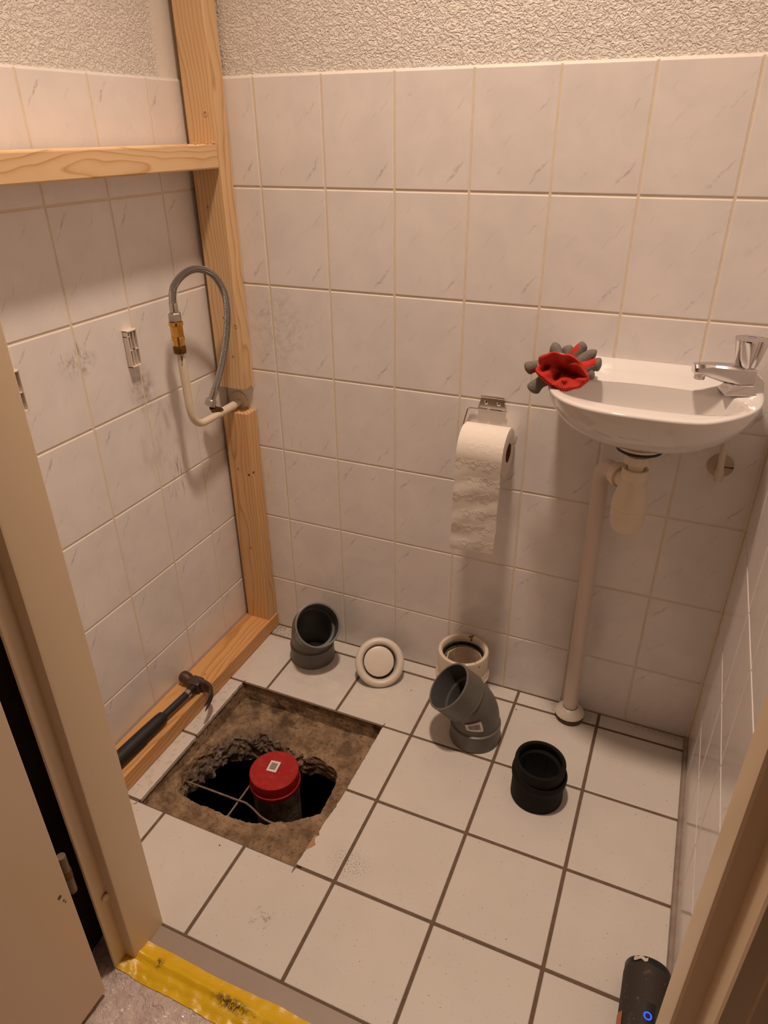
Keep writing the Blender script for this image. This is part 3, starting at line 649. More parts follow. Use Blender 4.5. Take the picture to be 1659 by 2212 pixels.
MB().lathe([(.0, .0), (.0305, .0), (.032, .006), (.031, .014), (.0, .015)], 32, vm(.9245, -.0400, 0)).build('dirty_collar', plain('dirty_collar', (.10, .06, .035), .9, nsc=90, var=.5), dp)
# right supply
st = thing('angle_pipe', 'cream supply pipe with round rosette under the basin right side', 'pipe', (1.12, -.02, .68))
MB().lathe([(0, 0), (.0235, 0), (.0235, .002), (.020, .0045), (0, .005)], 36, frame((0, -1, 0), loc=(1.121, -.0005, .690))).build('wall_rosette', plain('beige_rosette', (.55, .43, .31), .45, var=.05), st)
MB().box((1.128, -.0058, .6895), (1.144, -.0042, .6912)).build('rosette_slot', M_BLACKGAP, st, 0)
MB().tube([(1.121, -.004, .684), (1.121, -.026, .682)], .0085, 18).build('elbow_stub', M_CREAM_PIPE, st)
MB().tube(smooth_path([(1.1205, -.031, .673), (1.120, -.031, .69), (1.1185, -.030, .72), (1.118, -.030, .775)], 4), [.0085]*5 + [.0062]*8, 16).build('riser', M_CREAM_PIPE, st)

# faucet
fc = thing('faucet', 'chrome basin tap with fluted handle at the basin right end', 'faucet', (1.117, -.064, .858))
B = Vector((1.117, -.064, .8562)); fd = Vector((-.96, -.28, 0)).normalized(); fs = Vector((-fd.y, fd.x, 0))
def sec(c, w_, h0, h1, cham=.25):
    w2 = w_/2; k = min(w2, (h1-h0)/2)*cham
    return [c+fs*a+Vector((0, 0, b)) for a, b in [(-w2, h0+k), (-w2+k, h0), (w2-k, h0), (w2, h0+k), (w2, h1-k), (w2-k, h1), (-w2+k, h1), (-w2, h1-k)]]
def ro(c, l0, l1, w0, z):
    return [c+fd*a+fs*b+Vector((0, 0, z)) for a, b in [(l0, -w0/2), (l1, -w0/2), (l1, w0/2), (l0, w0/2)]]
MB().rings([ro(B, -.022, .030, .046, 0), ro(B, -.022, .030, .046, .0012), ro(B, -.016, .018, .034, .014), ro(B, -.015, .015, .030, .016)], True, True, True).build('base', M_CHROME, fc, 20)
MB().rings([sec(B+fd*-.017, .026, .015, .042), sec(B+fd*-.015, .031, .0145, .044), sec(B+fd*.006, .033, .0145, .046), sec(B+fd*.030, .031, .0185, .0475), sec(B+fd*.055, .027, .0265, .0485), sec(B+fd*.066, .025, .0295, .0485, .5), sec(B+fd*.080, .0235, .031, .048, .6), sec(B+fd*.083, .020, .033, .046, .6)], True, True, True).build('spout', M_CHROME, fc, 28)
MB().lathe([(0, 0), (.0085, 0), (.0092, .001), (.0092, .012), (0, .012)], 24, vm(*(B+fd*.070+Vector((0, 0, .0215))))).build('aerator', M_STEEL, fc)
lob = lambda a, z: 1 - .20*max(0, math.cos(3*(a-1.05)))**5
MB().lathe([(.0, .045), (.0165, .046), (.0185, .049), (.0215, .062), (.0262, .085), (.0272, .0905), (.0262, .0925), (.018, .0937), (0, .0942)], 96, vm(*(B+fd*-.001)), fn=lob).build('handle', M_CHROME, fc, 30)
MB().lathe([(.0052, .0002), (.0058, .0007), (.0064, .0002)], 28, vm(*(B+fd*-.001+Vector((0, 0, .0937))))).build('handle_mark', plain('blue_mark', (.06, .08, .28), .4), fc)
MB().lathe([(.014, .042), (.0145, .047), (.013, .049)], 24, vm(*(B+fd*-.001))).build('stem_ring', M_STEEL, fc)

# ------------------------------------------------------------------ toilet roll and holder
th_ = thing('paper_holder', 'chrome wall-mounted toilet paper holder with wire arm', 'paper holder', (.67, 0, .74))
MB().prism([(.6405, .7405), (.7005, .7405), (.6955, .766), (.692, .7695), (.652, .7695), (.6475, .766)], .001, .0055, Matrix(((1,0,0,0),(0,0,-1,0),(0,1,0,0),(0,0,0,1)))).build('back_plate', M_DSTEEL, th_, 30)
MB().tube([(.646, -.0056, .768), (.6965, -.0056, .768)], .0022, 8).build('plate_edge', M_CHROME, th_)
for a, b in ((.6405, .661), (.6675, .6925)): MB().tube([(a, -.006, .7405), (b, -.006, .7405)], .0026, 12).build('hinge_barrel', M_CHROME, th_)
for x in (.6572, .6845):
    sc_ = MB().lathe([(0, .002), (.003, .0018), (.0048, .0005), (.0048, 0)], 20, frame((0, -1, 0), loc=(x, -.0055, .7555))).build('screw', M_CHROME, th_)
    MB().box((x-.0035, -.0079, .7551), (x+.0035, -.0074, .7559)).build('screw_slot', M_BLACKGAP, sc_, 0)
arm = smooth_path([(.704, -.006, .7405), (.66, -.006, .7405), (.628, -.006, .7405), (.6215, -.0075, .7385), (.619, -.011, .733), (.6165, -.034, .700), (.6155, -.0435, .690), (.6175, -.046, .6875), (.63, -.0465, .687), (.70, -.0465, .687), (.7265, -.0465, .687), (.7335, -.0455, .690), (.735, -.0435, .696), (.7355, -.040, .705)], 6)
MB().tube(arm, .0016, 10).build('wire_arm', M_CHROME, th_)
def make_paper():
    g = G('toilet_paper'); P = g.pos(); g.bump(g.noise(P, 500, 3), .12, .0006)
    return g.set(g.mix(g.noise(P, 30, 3), (.80, .73, .66), (.86, .79, .72)), .85)
M_PAPER = make_paper(); RC = (-.0545, .672); RR = .052
rl = thing('toilet_roll', 'white embossed toilet paper roll with its sheet hanging down', 'toilet roll', (.677, RC[0], .62))
RM = Matrix(((0, 0, 1, 0), (1, 0, 0, RC[0]), (0, 1, 0, RC[1]), (0, 0, 0, 1)))
MB().lathe([(.0205, .6285), (RR-.002, .6285), (RR, .6295), (RR, .7235), (RR-.002, .7245), (.0205, .7245)], 64, RM).build('roll', M_PAPER, rl)
MB().lathe([(.0206, .6290), (.0206, .7240), (.0195, .7240), (.0195, .6290), (.0206, .6290)], 40, RM).build('cardboard_core', plain('cardboard', (.20, .10, .055), .85, nsc=60, var=.15), rl)
flw = [(random.uniform(.08, .95), random.uniform(.0, 1)) for _ in range(0)]
fl_c = []
for r_ in range(8):
    for c_ in range(3): fl_c.append(((c_+.5)/3*.095 + (.016 if r_ % 2 else -.010), .012 + r_*.039, .0095 if (r_+c_) % 2 else .0125))
def emboss(u, L):
    h = 0
    for cx_, cl_, s_ in fl_c:
        dx, dl = u-cx_, L-cl_; d = math.hypot(dx, dl)
        if d > s_*1.7: continue
        a = math.atan2(dl, dx)
        for q, k in ((1.0, 5), (.62, 5)):
            rr = s_*q*(.62 + .38*abs(math.cos(k*a/2)))
            h += .00055*math.exp(-((d-rr)/.0008)**2)
        for lx in (-1.0, 1.0):
            ll = math.hypot(dx-lx*s_*1.15, (dl+s_*.35)*1.8); h += .0004*math.exp(-((ll-s_*.42)/.0008)**2)
    return h
def sheet(u, v):
    L = v*.305; a0 = math.radians(82); arc = (a0 - math.radians(-4))*(RR+.0006); x = .6285 + .096*u
    em = emboss(u*.096, L)
    if L < arc:
        a = a0 - L/(RR+.0006); rr = RR+.0006+em
        return (x, RC[0] - rr*math.cos(a), RC[1] + rr*math.sin(a))
    d = L - arc; a = math.radians(-4)
    wv = .0007*sst(d/.06)*math.sin(d*95 + u*2.2) + .0013*sst(d/.05)*nz((u*2.5, d*26, 0), 1.3)
    x -= .030*d*sst(d/.05) + .0008*math.sin(d*70)
    zb = RC[1] + RR*math.sin(a) - d*.985
    if v > .995: zb += .0012*nz((u*60, 0, 0), 1)
    return (x, RC[0] - (RR+.0006)*math.cos(a) - em - wv + d*.05 + .004*math.sin((u-.5)*3)*sst(d/.1), zb)
MB().grid(sheet, 110, 300).build('hanging_sheet', M_PAPER, rl, 80)

# ------------------------------------------------------------------ gloves
def make_rubber():
    g = G('grey_glove_rubber'); P = g.pos(); n = g.noise(P, 300, 4, .6); g.bump(g.noise(P, 500, 4, .65, .5), .7, .0018)
    return g.set(g.mix(n, (.095, .082, .070), (.24, .21, .18)), .6)
def make_knit():
    g = G('red_knit'); o = g.obj(); P = g.pos(); uv = g.n('ShaderNodeTexCoord').outputs['UV']; x, y, z = g.xyz(uv)[:]
    h = g.m('SINE', g.m('MULTIPLY', x, 2*PI*62)); g.bump(g.m('ADD', h, g.noise(P, 700, 2)), .5, .0009)
    return g.set(g.mix(g.step(h, -1, 1), (.36, .012, .008), (.62, .032, .016)), .85)
M_GREY_RUB = make_rubber(); M_KNIT = make_knit(); M_CREAM_YARN = plain('cream_yarn', (.62, .48, .36), .9)
gl = thing('work_gloves', 'bundled red knit work gloves with grey rubber fingers on the basin rim', 'gloves', (.825, -.11, .86))
gc = Vector((.8255, -.128, .8765)); ax = Vector((.12, -.86, .34)).normalized()
gx = (Vector((1, 0, 0)) - ax*ax.x).normalized(); gy = ax.cross(gx)
gy = -gy if gy.z < 0 else gy
rot = math.radians(-16); gx, gy = gx*math.cos(rot)+gy*math.sin(rot), -gx*math.sin(rot)+gy*math.cos(rot)
R = []; NG = 160
def gp(a, t, sx, sy, dep): return gc + ax*dep + gx*(sx*math.cos(a)) + gy*(sy*math.sin(a))
def gs(u, v, cu_, cv_, su, sv): return math.exp(-((u-cu_)/su)**2 - ((v-cv_)/sv)**2)
def fold(u, v):
    d = .007*gs(u, v, -.42, -.30, .20, .42) + .017*gs(u, v, .22, -.42, .30, .34) + .012*gs(u, v, .30, .55, .55, .16) + .006*gs(u, v, .72, -.05, .16, .3)
    d -= .016*gs(u, v, -.12, -.35, .09, .45) + .014*gs(u, v, -.05, .16, .35, .13) + .012*gs(u, v, .62, .18, .3, .10) + .010*gs(u, v, -.68, -.2, .10, .3)
    return d
prof = [(.55, -.036), (.86, -.030), (1.0, -.018), (1.05, -.004), (1.05, .006), (1.03, .013), (.98, .0175), (.93, .018), (.87, .015), (.80, .010), (.72, .004), (.62, -.002), (.52, -.006), (.42, -.009), (.32, -.011), (.22, -.0125), (.11, -.013), (.01, -.013)]
for k, (s_, dep) in enumerate(prof):
    ring = []
    for i in range(NG):
        a = 2*PI*i/NG; u, v = s_*math.cos(a), s_*math.sin(a)
        f = 1 + .045*math.sin(2*a+.5) + .035*math.sin(5*a+1.0) + .02*math.sin(9*a) + .05*nz((math.cos(a)*1.3, math.sin(a)*1.3, k*.12), 2)
        wgt = 0 if k < 5 else min(1, (k-4)/5)
        dd = dep + wgt*fold(u, v)*1.25 + (.0045*math.sin(3*a+1.2) + .003*math.sin(7*a))*(1 if 3 < k < 12 else 0) - .009*math.cos(a)*(1 if k > 3 else .4)
        ring.append(gp(a, 0, .0435*s_*f, .0300*s_*f, dd))
    R.append(ring)
cu = MB().rings(R, True, True, True).build('knit_cuff', M_KNIT, gl, 80)
uvl = cu.data.uv_layers.new(name='UVMap')
for lp_ in cu.data.loops: uvl.data[lp_.index].uv = ((lp_.vertex_index % NG)/NG, lp_.vertex_index//NG/18)
MB().tube([gp(2*PI*i/40*.62+.75, 0, .0435*1.03, .0295*1.04, -.0165) for i in range(41)], .0017, 8).build('cuff_seam', M_CREAM_YARN, gl)
pm = []
for k in range(13):
    t = k/12; cpt = Vector((.800, -.084, .871)).lerp(Vector((.858, -.074, .878)), t); s_ = math.sin(PI*min(1, max(0, .06+.88*t)))**.5
    pm.append([cpt + Vector((0, -.018*s_*math.cos(b), .0175*s_*math.sin(b)+.004*math.sin(5*t+b))) for b in [2*PI*i/28 for i in range(28)]])
MB().rings(pm, True, True, True).build('palm', M_GREY_RUB, gl, 80)
def finger(P, r, red=None, seed=0):
    Q = smooth_path(P, 6); n = len(Q); rd = []
    for i in range(n):
        t = i/(n-1); rr = r*(1.0 + .10*math.sin(t*7+seed)); 
        if t > .78: rr *= math.sqrt(max(0.02, 1-((t-.78)/.22)**2))
        rd.append(rr)
    mb = MB().tube(Q, rd, 20, squash=[.86]*n)
    if red is not None:
        for fi, f in enumerate(mb.f):
            if len(f) != 4: continue
            ct = sum((Vector(mb.v[i]) for i in f), Vector())/4
            j = min(range(n), key=lambda q: (Q[q]-ct).length); dv = (ct-Q[j])
            if j < n*.68 and dv.length > 1e-6 and dv.normalized().dot(Vector(red).normalized()) > .70: mb.m[fi] = 1
    mb.build('finger', [M_GREY_RUB, M_RED2], gl, 80)
M_RED2 = plain('red_fabric', M_RED_KNIT_C, .85, nsc=200, var=.2, bump=.4, bsc=600)
finger([(.800, -.098, .873), (.782, -.102, .8745), (.766, -.106, .872), (.755, -.108, .866)], .0120, (0, -.6, -.7), 1)
finger([(.806, -.118, .862), (.790, -.124, .853), (.780, -.1255, .843), (.773, -.126, .8325)], .0122, (.75, -.3, .6), 2)
finger([(.815, -.085, .878), (.806, -.078, .890), (.798, -.072, .8985), (.790, -.070, .900)], .0125, None, 3)
finger([(.826, -.078, .882), (.822, -.068, .896), (.818, -.062, .906)], .0115, None, 4)
finger([(.834, -.085, .882), (.840, -.078, .897), (.847, -.074, .909), (.853, -.073, .915)], .0112, (-.8, -.4, .3), 5)
finger([(.844, -.088, .880), (.855, -.082, .890), (.866, -.079, .898), (.874, -.079, .897)], .0118, None, 6)
finger([(.850, -.096, .872), (.864, -.090, .878), (.876, -.088, .884), (.887, -.088, .884)], .0128, (-.2, -.6, .75), 7)
finger([(.852, -.100, .866), (.866, -.096, .866), (.878, -.094, .868)], .0095, None, 8)

# ------------------------------------------------------------------ loose fittings on the floor
def elbow(name, label, c, az, z_rim, s1, s2, rb, sock=.0585, bend=45):
    t = thing(name, label, 'pipe elbow', (c[0], c[1], 0), 'grey plastic pipe elbows')
    d = Vector((math.cos(az), math.sin(az), 0)); up_ = Vector((0, 0, 1)); b = math.radians(bend)
    def P(s_):     # centre line and tangent
        if s_ <= s1: return Vector((c[0], c[1], s_)), up_
        L = rb*b
        if s_ <= s1+L:
            a = (s_-s1)/rb; return Vector((c[0], c[1], s1)) + d*rb*(1-math.cos(a)) + up_*rb*math.sin(a), (up_*math.cos(a)+d*math.sin(a))
        q = s_-s1-L; e = Vector((c[0], c[1], s1)) + d*rb*(1-math.cos(b)) + up_*rb*math.sin(b); tt = up_*math.cos(b)+d*math.sin(b); return e+tt*q, tt
    tot = s1+rb*b+s2; side = d.cross(up_); nS = 56
    def ring(s_, r):
        p, tg = P(s_); u = side; v = tg.cross(u); return [p + (u*math.cos(2*PI*i/nS) + v*math.sin(2*PI*i/nS))*r for i in range(nS)]
    so, bo = sock, sock-.0042
    outer = [(0, so), (.003, so+.0010), (.0055, so), (s1*.78, so), (s1*.80, so+.0006), (s1*.83, so+.0004), (s1*.86, bo+.0006), (s1*.90, bo), (s1*1.02, bo)]
    L = rb*b
    outer += [(s1+L*k/8, bo) for k in range(1, 8)] + [(s1+L*1.0, bo), (s1+L+s2*.10, bo), (s1+L+s2*.13, bo+.0006), (s1+L+s2*.15, so+.0004), (s1+L+s2*.18, so+.0006), (s1+L+s2*.20, so), (tot-.0055, so), (tot-.003, so+.0008), (tot-.0006, so+.0004)]
    rings_ = [ring(a, r) for a, r in outer]
    MB().rings(rings_).build('elbow_body', M_PVC, t, 24)
    th = .0042
    inner = [(tot-.0006, so+.0004), (tot, so-.0012), (tot-.0008, so-th), (s1+L+s2*.25, so-th), (s1+L+s2*.22, bo-th-.002)] + [(s1+L*k/8, bo-th-.002) for k in range(8, -1, -1)] + [(s1*.8, bo-th), (s1*.78, so-th), (.001, so-th), (0, so)]
    MB().rings([ring(a, r) for a, r in inner]).build('elbow_bore', M_PVC_IN, t, 40)
    MB().rings([ring(tot-.0004, so+.0006), ring(tot+.0003, so-.0012), ring(tot-.0004, so-.0036)]).build('mouth_rim', plain('pvc_rim', (.17, .16, .15), .35), t, 60)
    def stick(s_, a0, w_, h_, rr):
        # label patch following the pipe, returns a function (u,v)->point
        def q(u, v, o=0.0006):
            p, tg = P(s_ + (v-.5)*h_); uu = side; vv = tg.cross(uu); a = a0 + (u-.5)*w_/rr; return p + (uu*math.cos(a)+vv*math.sin(a))*(rr+o)
        return q
    return t, stick, tot
M_STICK = plain('white_sticker', (.80, .74, .70), .5); M_INK = plain('sticker_ink', (.05, .035, .03), .6); M_PURP = plain('purple_print', (.20, .015, .11), .55)
def sticker(parent, q, bars=True, rotv=0):
    def qq(u, v, o=.0006):
        c_, s_ = math.cos(rotv), math.sin(rotv); a, b_ = (u-.5), (v-.5)*.62; return q(.5+a*c_-b_*s_, .5+(a*s_+b_*c_)/.62, o)
    st_ = MB().grid(lambda u, v: qq(u, v), 9, 6).build('sticker', M_STICK, parent, 60)
    MB().grid(lambda u, v: qq(u, .86+.14*v, .0008), 9, 3).build('purple_band', M_PURP, st_, 60)
    rnd = random.Random(3); x = .14
    while x < .86:
        w_ = rnd.choice((.012, .02, .032)); MB().grid(lambda u, v: qq(x+w_*u, .2+.52*v, .0008), 2, 4).build('bar', M_INK, st_, 60); x += w_+rnd.choice((.015, .025))
ea, stk, tot = elbow('pipe_elbow', 'grey pipe elbow by the corner stud, open mouth towards the viewer', (.240, -.082), math.atan2(-.66, .75), .15, .057, .058, .068)
q = stk(.075, math.radians(203), .03, .02, .0585)
MB().grid(lambda u, v: q(u, v), 8, 5).build('sticker', M_STICK, ea, 60)
eb, stk, tot = elbow('pipe_elbow', 'grey pipe elbow with barcode sticker, mouth tilted to the left', (.729, -.184), math.atan2(-.46, -.89), .15, .056, .064, .078)
# side = d x up ; choose angle facing the camera
def face_angle(az, c, s_dir=(1.019, -1.363)):
    d = Vector((math.cos(az), math.sin(az), 0)); up_ = Vector((0, 0, 1)); side = d.cross(up_); v = up_.cross(side)
    t_ = Vector((s_dir[0]-c[0], s_dir[1]-c[1], 0)).normalized(); return math.atan2(t_.dot(v), t_.dot(side))
azb = math.atan2(-.46, -.89); fa = face_angle(azb, (.729, -.184))
q0 = stk(.085, fa + .04, .038, .034, .0552)
sticker(eb, lambda u, v, o=.0006: q0(1-u if False else u, v, o), rotv=math.radians(-6))

vv = thing('ventilation_valve', 'round white ventilation valve leaning back on the floor tiles', 'vent valve', (.47, -.10, 0))
nv = Vector((.36, -.66, .66)).normalized(); VM = frame(nv, loc=Vector((.4655, -.130, 0)) + Vector((0, 0, 0)))
upv = (VM.to_3x3() @ Vector((0, 1, 0)))
ctr = Vector((.462, -.1245, .0005)) + upv*.0635; VM.translation = ctr
MB().lathe([(.060, -.008), (.0625, -.004), (.0635, .001), (.0625, .007), (.0585, .0115), (.0535, .0130), (.049, .0118), (.0455, .0078), (.043, .0015), (.0415, -.008), (.040, -.02)], 64, VM).build('outer_ring', M_WHITE_PL, vv)
MB().lathe([(.060, -.008), (.052, -.009), (.049, -.010), (.049, -.030), (.0465, -.030), (.0465, -.012)], 48, VM).build('spigot', plain('yellowed_gasket', (.45, .30, .14), .7), vv)
MB().lathe([(0, .0115), (.020, .0113), (.034, .0104), (.0375, .0092), (.0388, .0070), (.0378, .0040), (.030, .001), (.0, 0)], 56, VM @ vm(-.0022, .0018, .001)).build('valve_disc', M_WHITE_PL, vv)
MB().lathe([(.004, .001), (.004, -.028), (.046, -.028), (.046, -.030), (0, -.030)], 24, VM).build('spindle', M_BLACKGAP, vv)

def make_rusty():
    g = G('stained_white_pvc'); P = g.pos(); n = g.noise(P, 55, 5, .6); n2 = g.noise(P, 160, 4, .6); z = g.xyz(P)[2]
    lip = g.step(z, .118, .134); lip2 = g.step(z, .148, .134)
    d = g.m('MULTIPLY', g.m('MULTIPLY', lip, 1.0), g.step(n, .60, .66)); d = g.m('MAXIMUM', d, g.m('MULTIPLY', g.step(n, .66, .70), .9))
    c = g.mix(g.noise(P, 20, 3), (.66, .53, .41), (.80, .69, .57)); c = g.mix(d, c, (.13, .05, .018)); return g.set(c, .42)
M_RUST = make_rusty()
wc = thing('pipe_coupling', 'stained white plastic pipe coupling standing against the back wall', 'pipe coupling', (.657, -.0665, 0))
V = vm(.657, -.0665, 0)
MB().lathe([(.0545, 0), (.0550, .072), (.0555, .086), (.0615, .088), (.0618, .140), (.0605, .1445), (.0570, .1465), (.0530, .1450), (.0508, .1410), (.0500, .134), (.0515, .132), (.0515, .110), (.0465, .108), (.0465, .0), (.0545, 0)], 64, V).build('socket', M_RUST, wc)
MB().lathe([(.0470, .126), (.0515, .127), (.0515, .121), (.0468, .1195)], 48, V).build('seal_ring', M_BLACKGAP, wc)
MB().lathe([(.0455, .0), (.0455, .104), (.0445, .1175), (.0405, .1190), (.0400, .115), (.0405, .0)], 48, vm(.6615, -.0685, 0), fn=lambda a, z: 1 + (.012*math.sin(9*a)+.01*math.sin(17*a) if z > .1 else 0)).build('old_sealant', plain('old_sealant', (.56, .43, .32), .8, nsc=60, var=.3, bump=.6, bsc=150), wc)
MB().lathe([(0, .010), (.0405, .010)], 32, vm(.6615, -.0685, 0)).build('bottom_crust', plain('beige_crust', (.46, .33, .235), .85, nsc=40, var=.2, bump=.3), wc)
tw = []
for k in range(3):
    tw.append((.0008+.0022*k, .086-.007*k))
for k, (dr_, z0) in enumerate(tw):
    pth = [Vector((.657 + (.0590+dr_*.8+.0012*nz((i*.3, k, 0), 1))*math.cos(2*PI*i/60), -.0665 + (.0590+dr_*.8)*math.sin(2*PI*i/60)*.985, z0 + .004*math.sin(2*PI*i/60+.8+k*.4) + .0015*nz((i*.21, k*3, 1), 1))) for i in range(61)]
    MB().tube(pth, [.0038+.0012*nz((i*.4, k, 5), 1) for i in range(61)], 10, cap=False).build('wrapped_tape', plain('wrapping', (.68, .55, .45), .7, nsc=120, var=.15, bump=.6, bsc=260) if k == 0 else bpy.data.materials['wrapping'], wc)

bk = thing('rubber_coupling', 'black rubber pipe coupling standing alone on the floor tiles', 'pipe coupling', (.900, -.292, 0))
V = vm(.900, -.292, 0)
MB().lathe([(.0545, 0), (.0550, .002), (.0540, .060), (.0535, .070)], 56, V).build('sleeve', M_BLACK_RUB, bk)
tl = vm(.9005, -.292, .062) @ Matrix.Rotation(math.radians(7), 4, 'Y') @ Matrix.Rotation(math.radians(3), 4, 'X')
MB().lathe([(.0525, -.008), (.0570, -.006), (.0580, .0), (.0578, .008), (.0555, .013), (.0530, .015)], 56, tl).build('clamp_bulge', M_BLACK_RUB, bk)
tl2 = vm(.8985, -.291, .070) @ Matrix.Rotation(math.radians(3), 4, 'Y')
MB().lathe([(.0530, -.002), (.0530, .026), (.0522, .0295), (.0500, .031), (.0470, .0305), (.0450, .0285), (.0445, .025), (.0460, .021), (.0460, .010), (.0405, .006), (.0400, -.01), (.0400, -.068)], 56, tl2).build('collar', M_BLACK_RUB, bk)
MB().lathe([(.0400, .001), (.0545, .0)], 48, V).build('base_ring', M_BLACK_RUB, bk)
for a in (.3, 1.4, 2.6, 3.7, 5.0): MB().tube([V @ Vector((.040*math.cos(a), .040*math.sin(a), .004)), V @ Vector((.040*math.cos(a), .040*math.sin(a), .070))], .0012, 6).build('inner_fin', M_BLACK_RUB, bk)

# ------------------------------------------------------------------ capped sewer pipe and wires in the hole
def make_dirty_pipe():
    g = G('dirty_grey_pipe'); P = g.pos(); n = g.noise(g.map(P, (1, 1, .5)), 45, 6, .65); n2 = g.noise(P, 140, 4, .6)
    c = g.mix(g.step(n, .35, .7), (.085, .062, .045), (.29, .22, .16)); c = g.mix(g.step(n2, .60, .72), c, (.42, .34, .27)); g.bump(n2, .5, .003); return g.set(c, .75)
def make_redcap():
    g = G('red_plastic_cap'); P = g.pos(); n = g.noise(P, 70, 5, .65); c = g.mix(g.step(n, .45, .75), (.36, .010, .012), (.44, .035, .032))
    c = g.mix(g.m('MULTIPLY', g.step(g.noise(P, 260, 3), .62, .75), .4), c, (.55, .25, .2)); return g.set(c, .38)
cpx, cpy, cpz = .336, -.446, -.018
pc = thing('capped_sewer_pipe', 'dirty grey sewer pipe with red cap rising from the dark hole', 'sewer pipe', (cpx, cpy, -.5))
V = vm(cpx, cpy, 0)
MB().lathe([(.0525, cpz-.045), (.0535, cpz-.06), (.0530, -.2), (.0530, -1.09)], 48, V).build('pipe', make_dirty_pipe(), pc)
M_CAP = make_redcap()
MB().lathe([(0, cpz-.0015), (.040, cpz-.0012), (.0530, cpz-.0005), (.0555, cpz-.0022), (.0562, cpz-.006), (.0562, cpz-.030), (.0582, cpz-.0315), (.0588, cpz-.037), (.0575, cpz-.041), (.0535, cpz-.042)], 56, V).build('red_cap', M_CAP, pc)
cdir = Vector((.12, -.99, 0)); sx = Vector((.99, .12, 0))
def capq(u, v, o): p = Vector((cpx-.006, cpy+.008, cpz-.0010+o)) + sx*(u-.5)*.024 + Vector((-.12, .99, 0))*(v-.5)*.030; return p
st_ = MB().grid(lambda u, v: capq(u, v, .0004), 2, 2).build('sticker', M_STICK, pc, 0)
MB().grid(lambda u, v: capq(.16+.66*u, .18+.66*v, .0007), 2, 2).build('sticker_panel', plain('grey_print', (.33, .28, .23), .6), st_, 0)
MB().grid(lambda u, v: capq(1.0+.10*u, .05+.9*v, .0003), 2, 2).build('purple_band', M_PURP, st_, 0)
for k in range(3): MB().grid(lambda u, v: capq(.2+.58*u, .24+.2*k+.03*v, .0009), 2, 2).build('print_line', M_INK, st_, 0)
M_WIRE = plain('rusty_wire', (.27, .19, .14), .6, .4, nsc=90, var=.5, bump=.4, bsc=400)
w1 = MB().tube(smooth_path([(.128, -.524, -.062), (.205, -.523, -.060), (.279, -.522, -.060), (.303, -.521, -.060), (.328, -.529, -.057), (.362, -.545, -.050), (.393, -.5485, -.049), (.421, -.538, -.050), (.462, -.519, -.050), (.50, -.500, -.051)], 5), .0024, 8).build('rebar_wire', M_WIRE, None, origin=(.3, -.52, -.07))
tag(w1, 'long bent reinforcing wire crossing the hole in front of the red-capped pipe', 'wire', 'reinforcing wires in the hole')
w2 = MB().tube(smooth_path([(.283, -.385, -.068), (.283, -.43, -.067), (.2835, -.50, -.0655), (.2845, -.560, -.064), (.285, -.61, -.062)], 5), .0024, 8).build('rebar_wire', M_WIRE, None, origin=(.28, -.5, -.075))
tag(w2, 'short straight reinforcing wire beneath the long one, left of the red cap', 'wire', 'reinforcing wires in the hole')

# ------------------------------------------------------------------ hammer, punch
hm = thing('claw_hammer', 'claw hammer with black rubber grip lying on the floor batten', 'hammer', (.06, -.5, .045))
M_HEAD = plain('brown_worn_steel', (.115, .082, .065), .45, .75, nsc=60, var=.35, bump=.2, bsc=200)
zh = .064
MB().tube([(.016, -.343, zh), (.019, -.3435, zh), (.034, -.346, zh), (.038, -.3465, zh), (.050, -.350, zh), (.060, -.353, zh)], [.0128, .0150, .0150, .0135, .0105, .0118], 24).build('poll', M_HEAD, hm)
MB().bbox((.050, -.368, zh-.0145), (.082, -.338, zh+.0135), .004, 2).build('eye_block', M_HEAD, hm)
for sgn in (-1, 1):
    cl_ = smooth_path([(.076, -.352, zh+.004*sgn), (.096, -.351, zh+.0055*sgn), (.113, -.359, zh+.0065*sgn), (.123, -.375, zh+.007*sgn), (.128, -.392, zh-.003+.0075*sgn), (.130, -.409, zh-.008+.008*sgn)], 5)
    n = len(cl_); MB().tube(cl_, [.0128*(1-i/(n-1))**.75+.0014 for i in range(n)], 14, squash=[.55]*n).build('claw', M_HEAD, hm)
ha, hb = Vector((.068, -.362, zh)), Vector((.048, -.665, .0612)); hd = (hb-ha).normalized()
MB().tube([ha, ha+hd*.022], .0105, 20).build('neck', plain('black_steel', (.02, .018, .017), .4, .3), hm)
MB().tube([ha+hd*.021, ha+hd*.033], .0098, 24).build('chrome_collar', M_CHROME, hm)
MB().tube([ha+hd*.032, ha+hd*.12], .0088, 20).build('shaft', plain('dark_painted_shaft', (.022, .024, .027), .38, nsc=60, var=.3), hm)
gp_ = [(.108, .0092), (.111, .0130), (.116, .0142), (.13, .0150), (.17, .0158), (.22, .0162), (.27, .0160), (.298, .0158), (.304, .0120), (.305, .004)]
MB().tube([ha+hd*a for a, r in gp_], [r for a, r in gp_], 28).build('rubber_grip', plain('black_grip', (.013, .012, .012), .55, bump=.5, bsc=350), hm)
ch = MB().tube([(.0665, -.541, .0508), (.0665, -.544, .0502), (.061, -.672, .0500)], [.0035, .0046, .0046], 8).build('steel_punch', plain('rusty_punch', (.075, .042, .028), .45, .5, nsc=90, var=.4), None, 20, origin=(.063, -.6, .05))
tag(ch, 'dark rusty steel punch lying on the batten beside the hammer grip', 'punch')

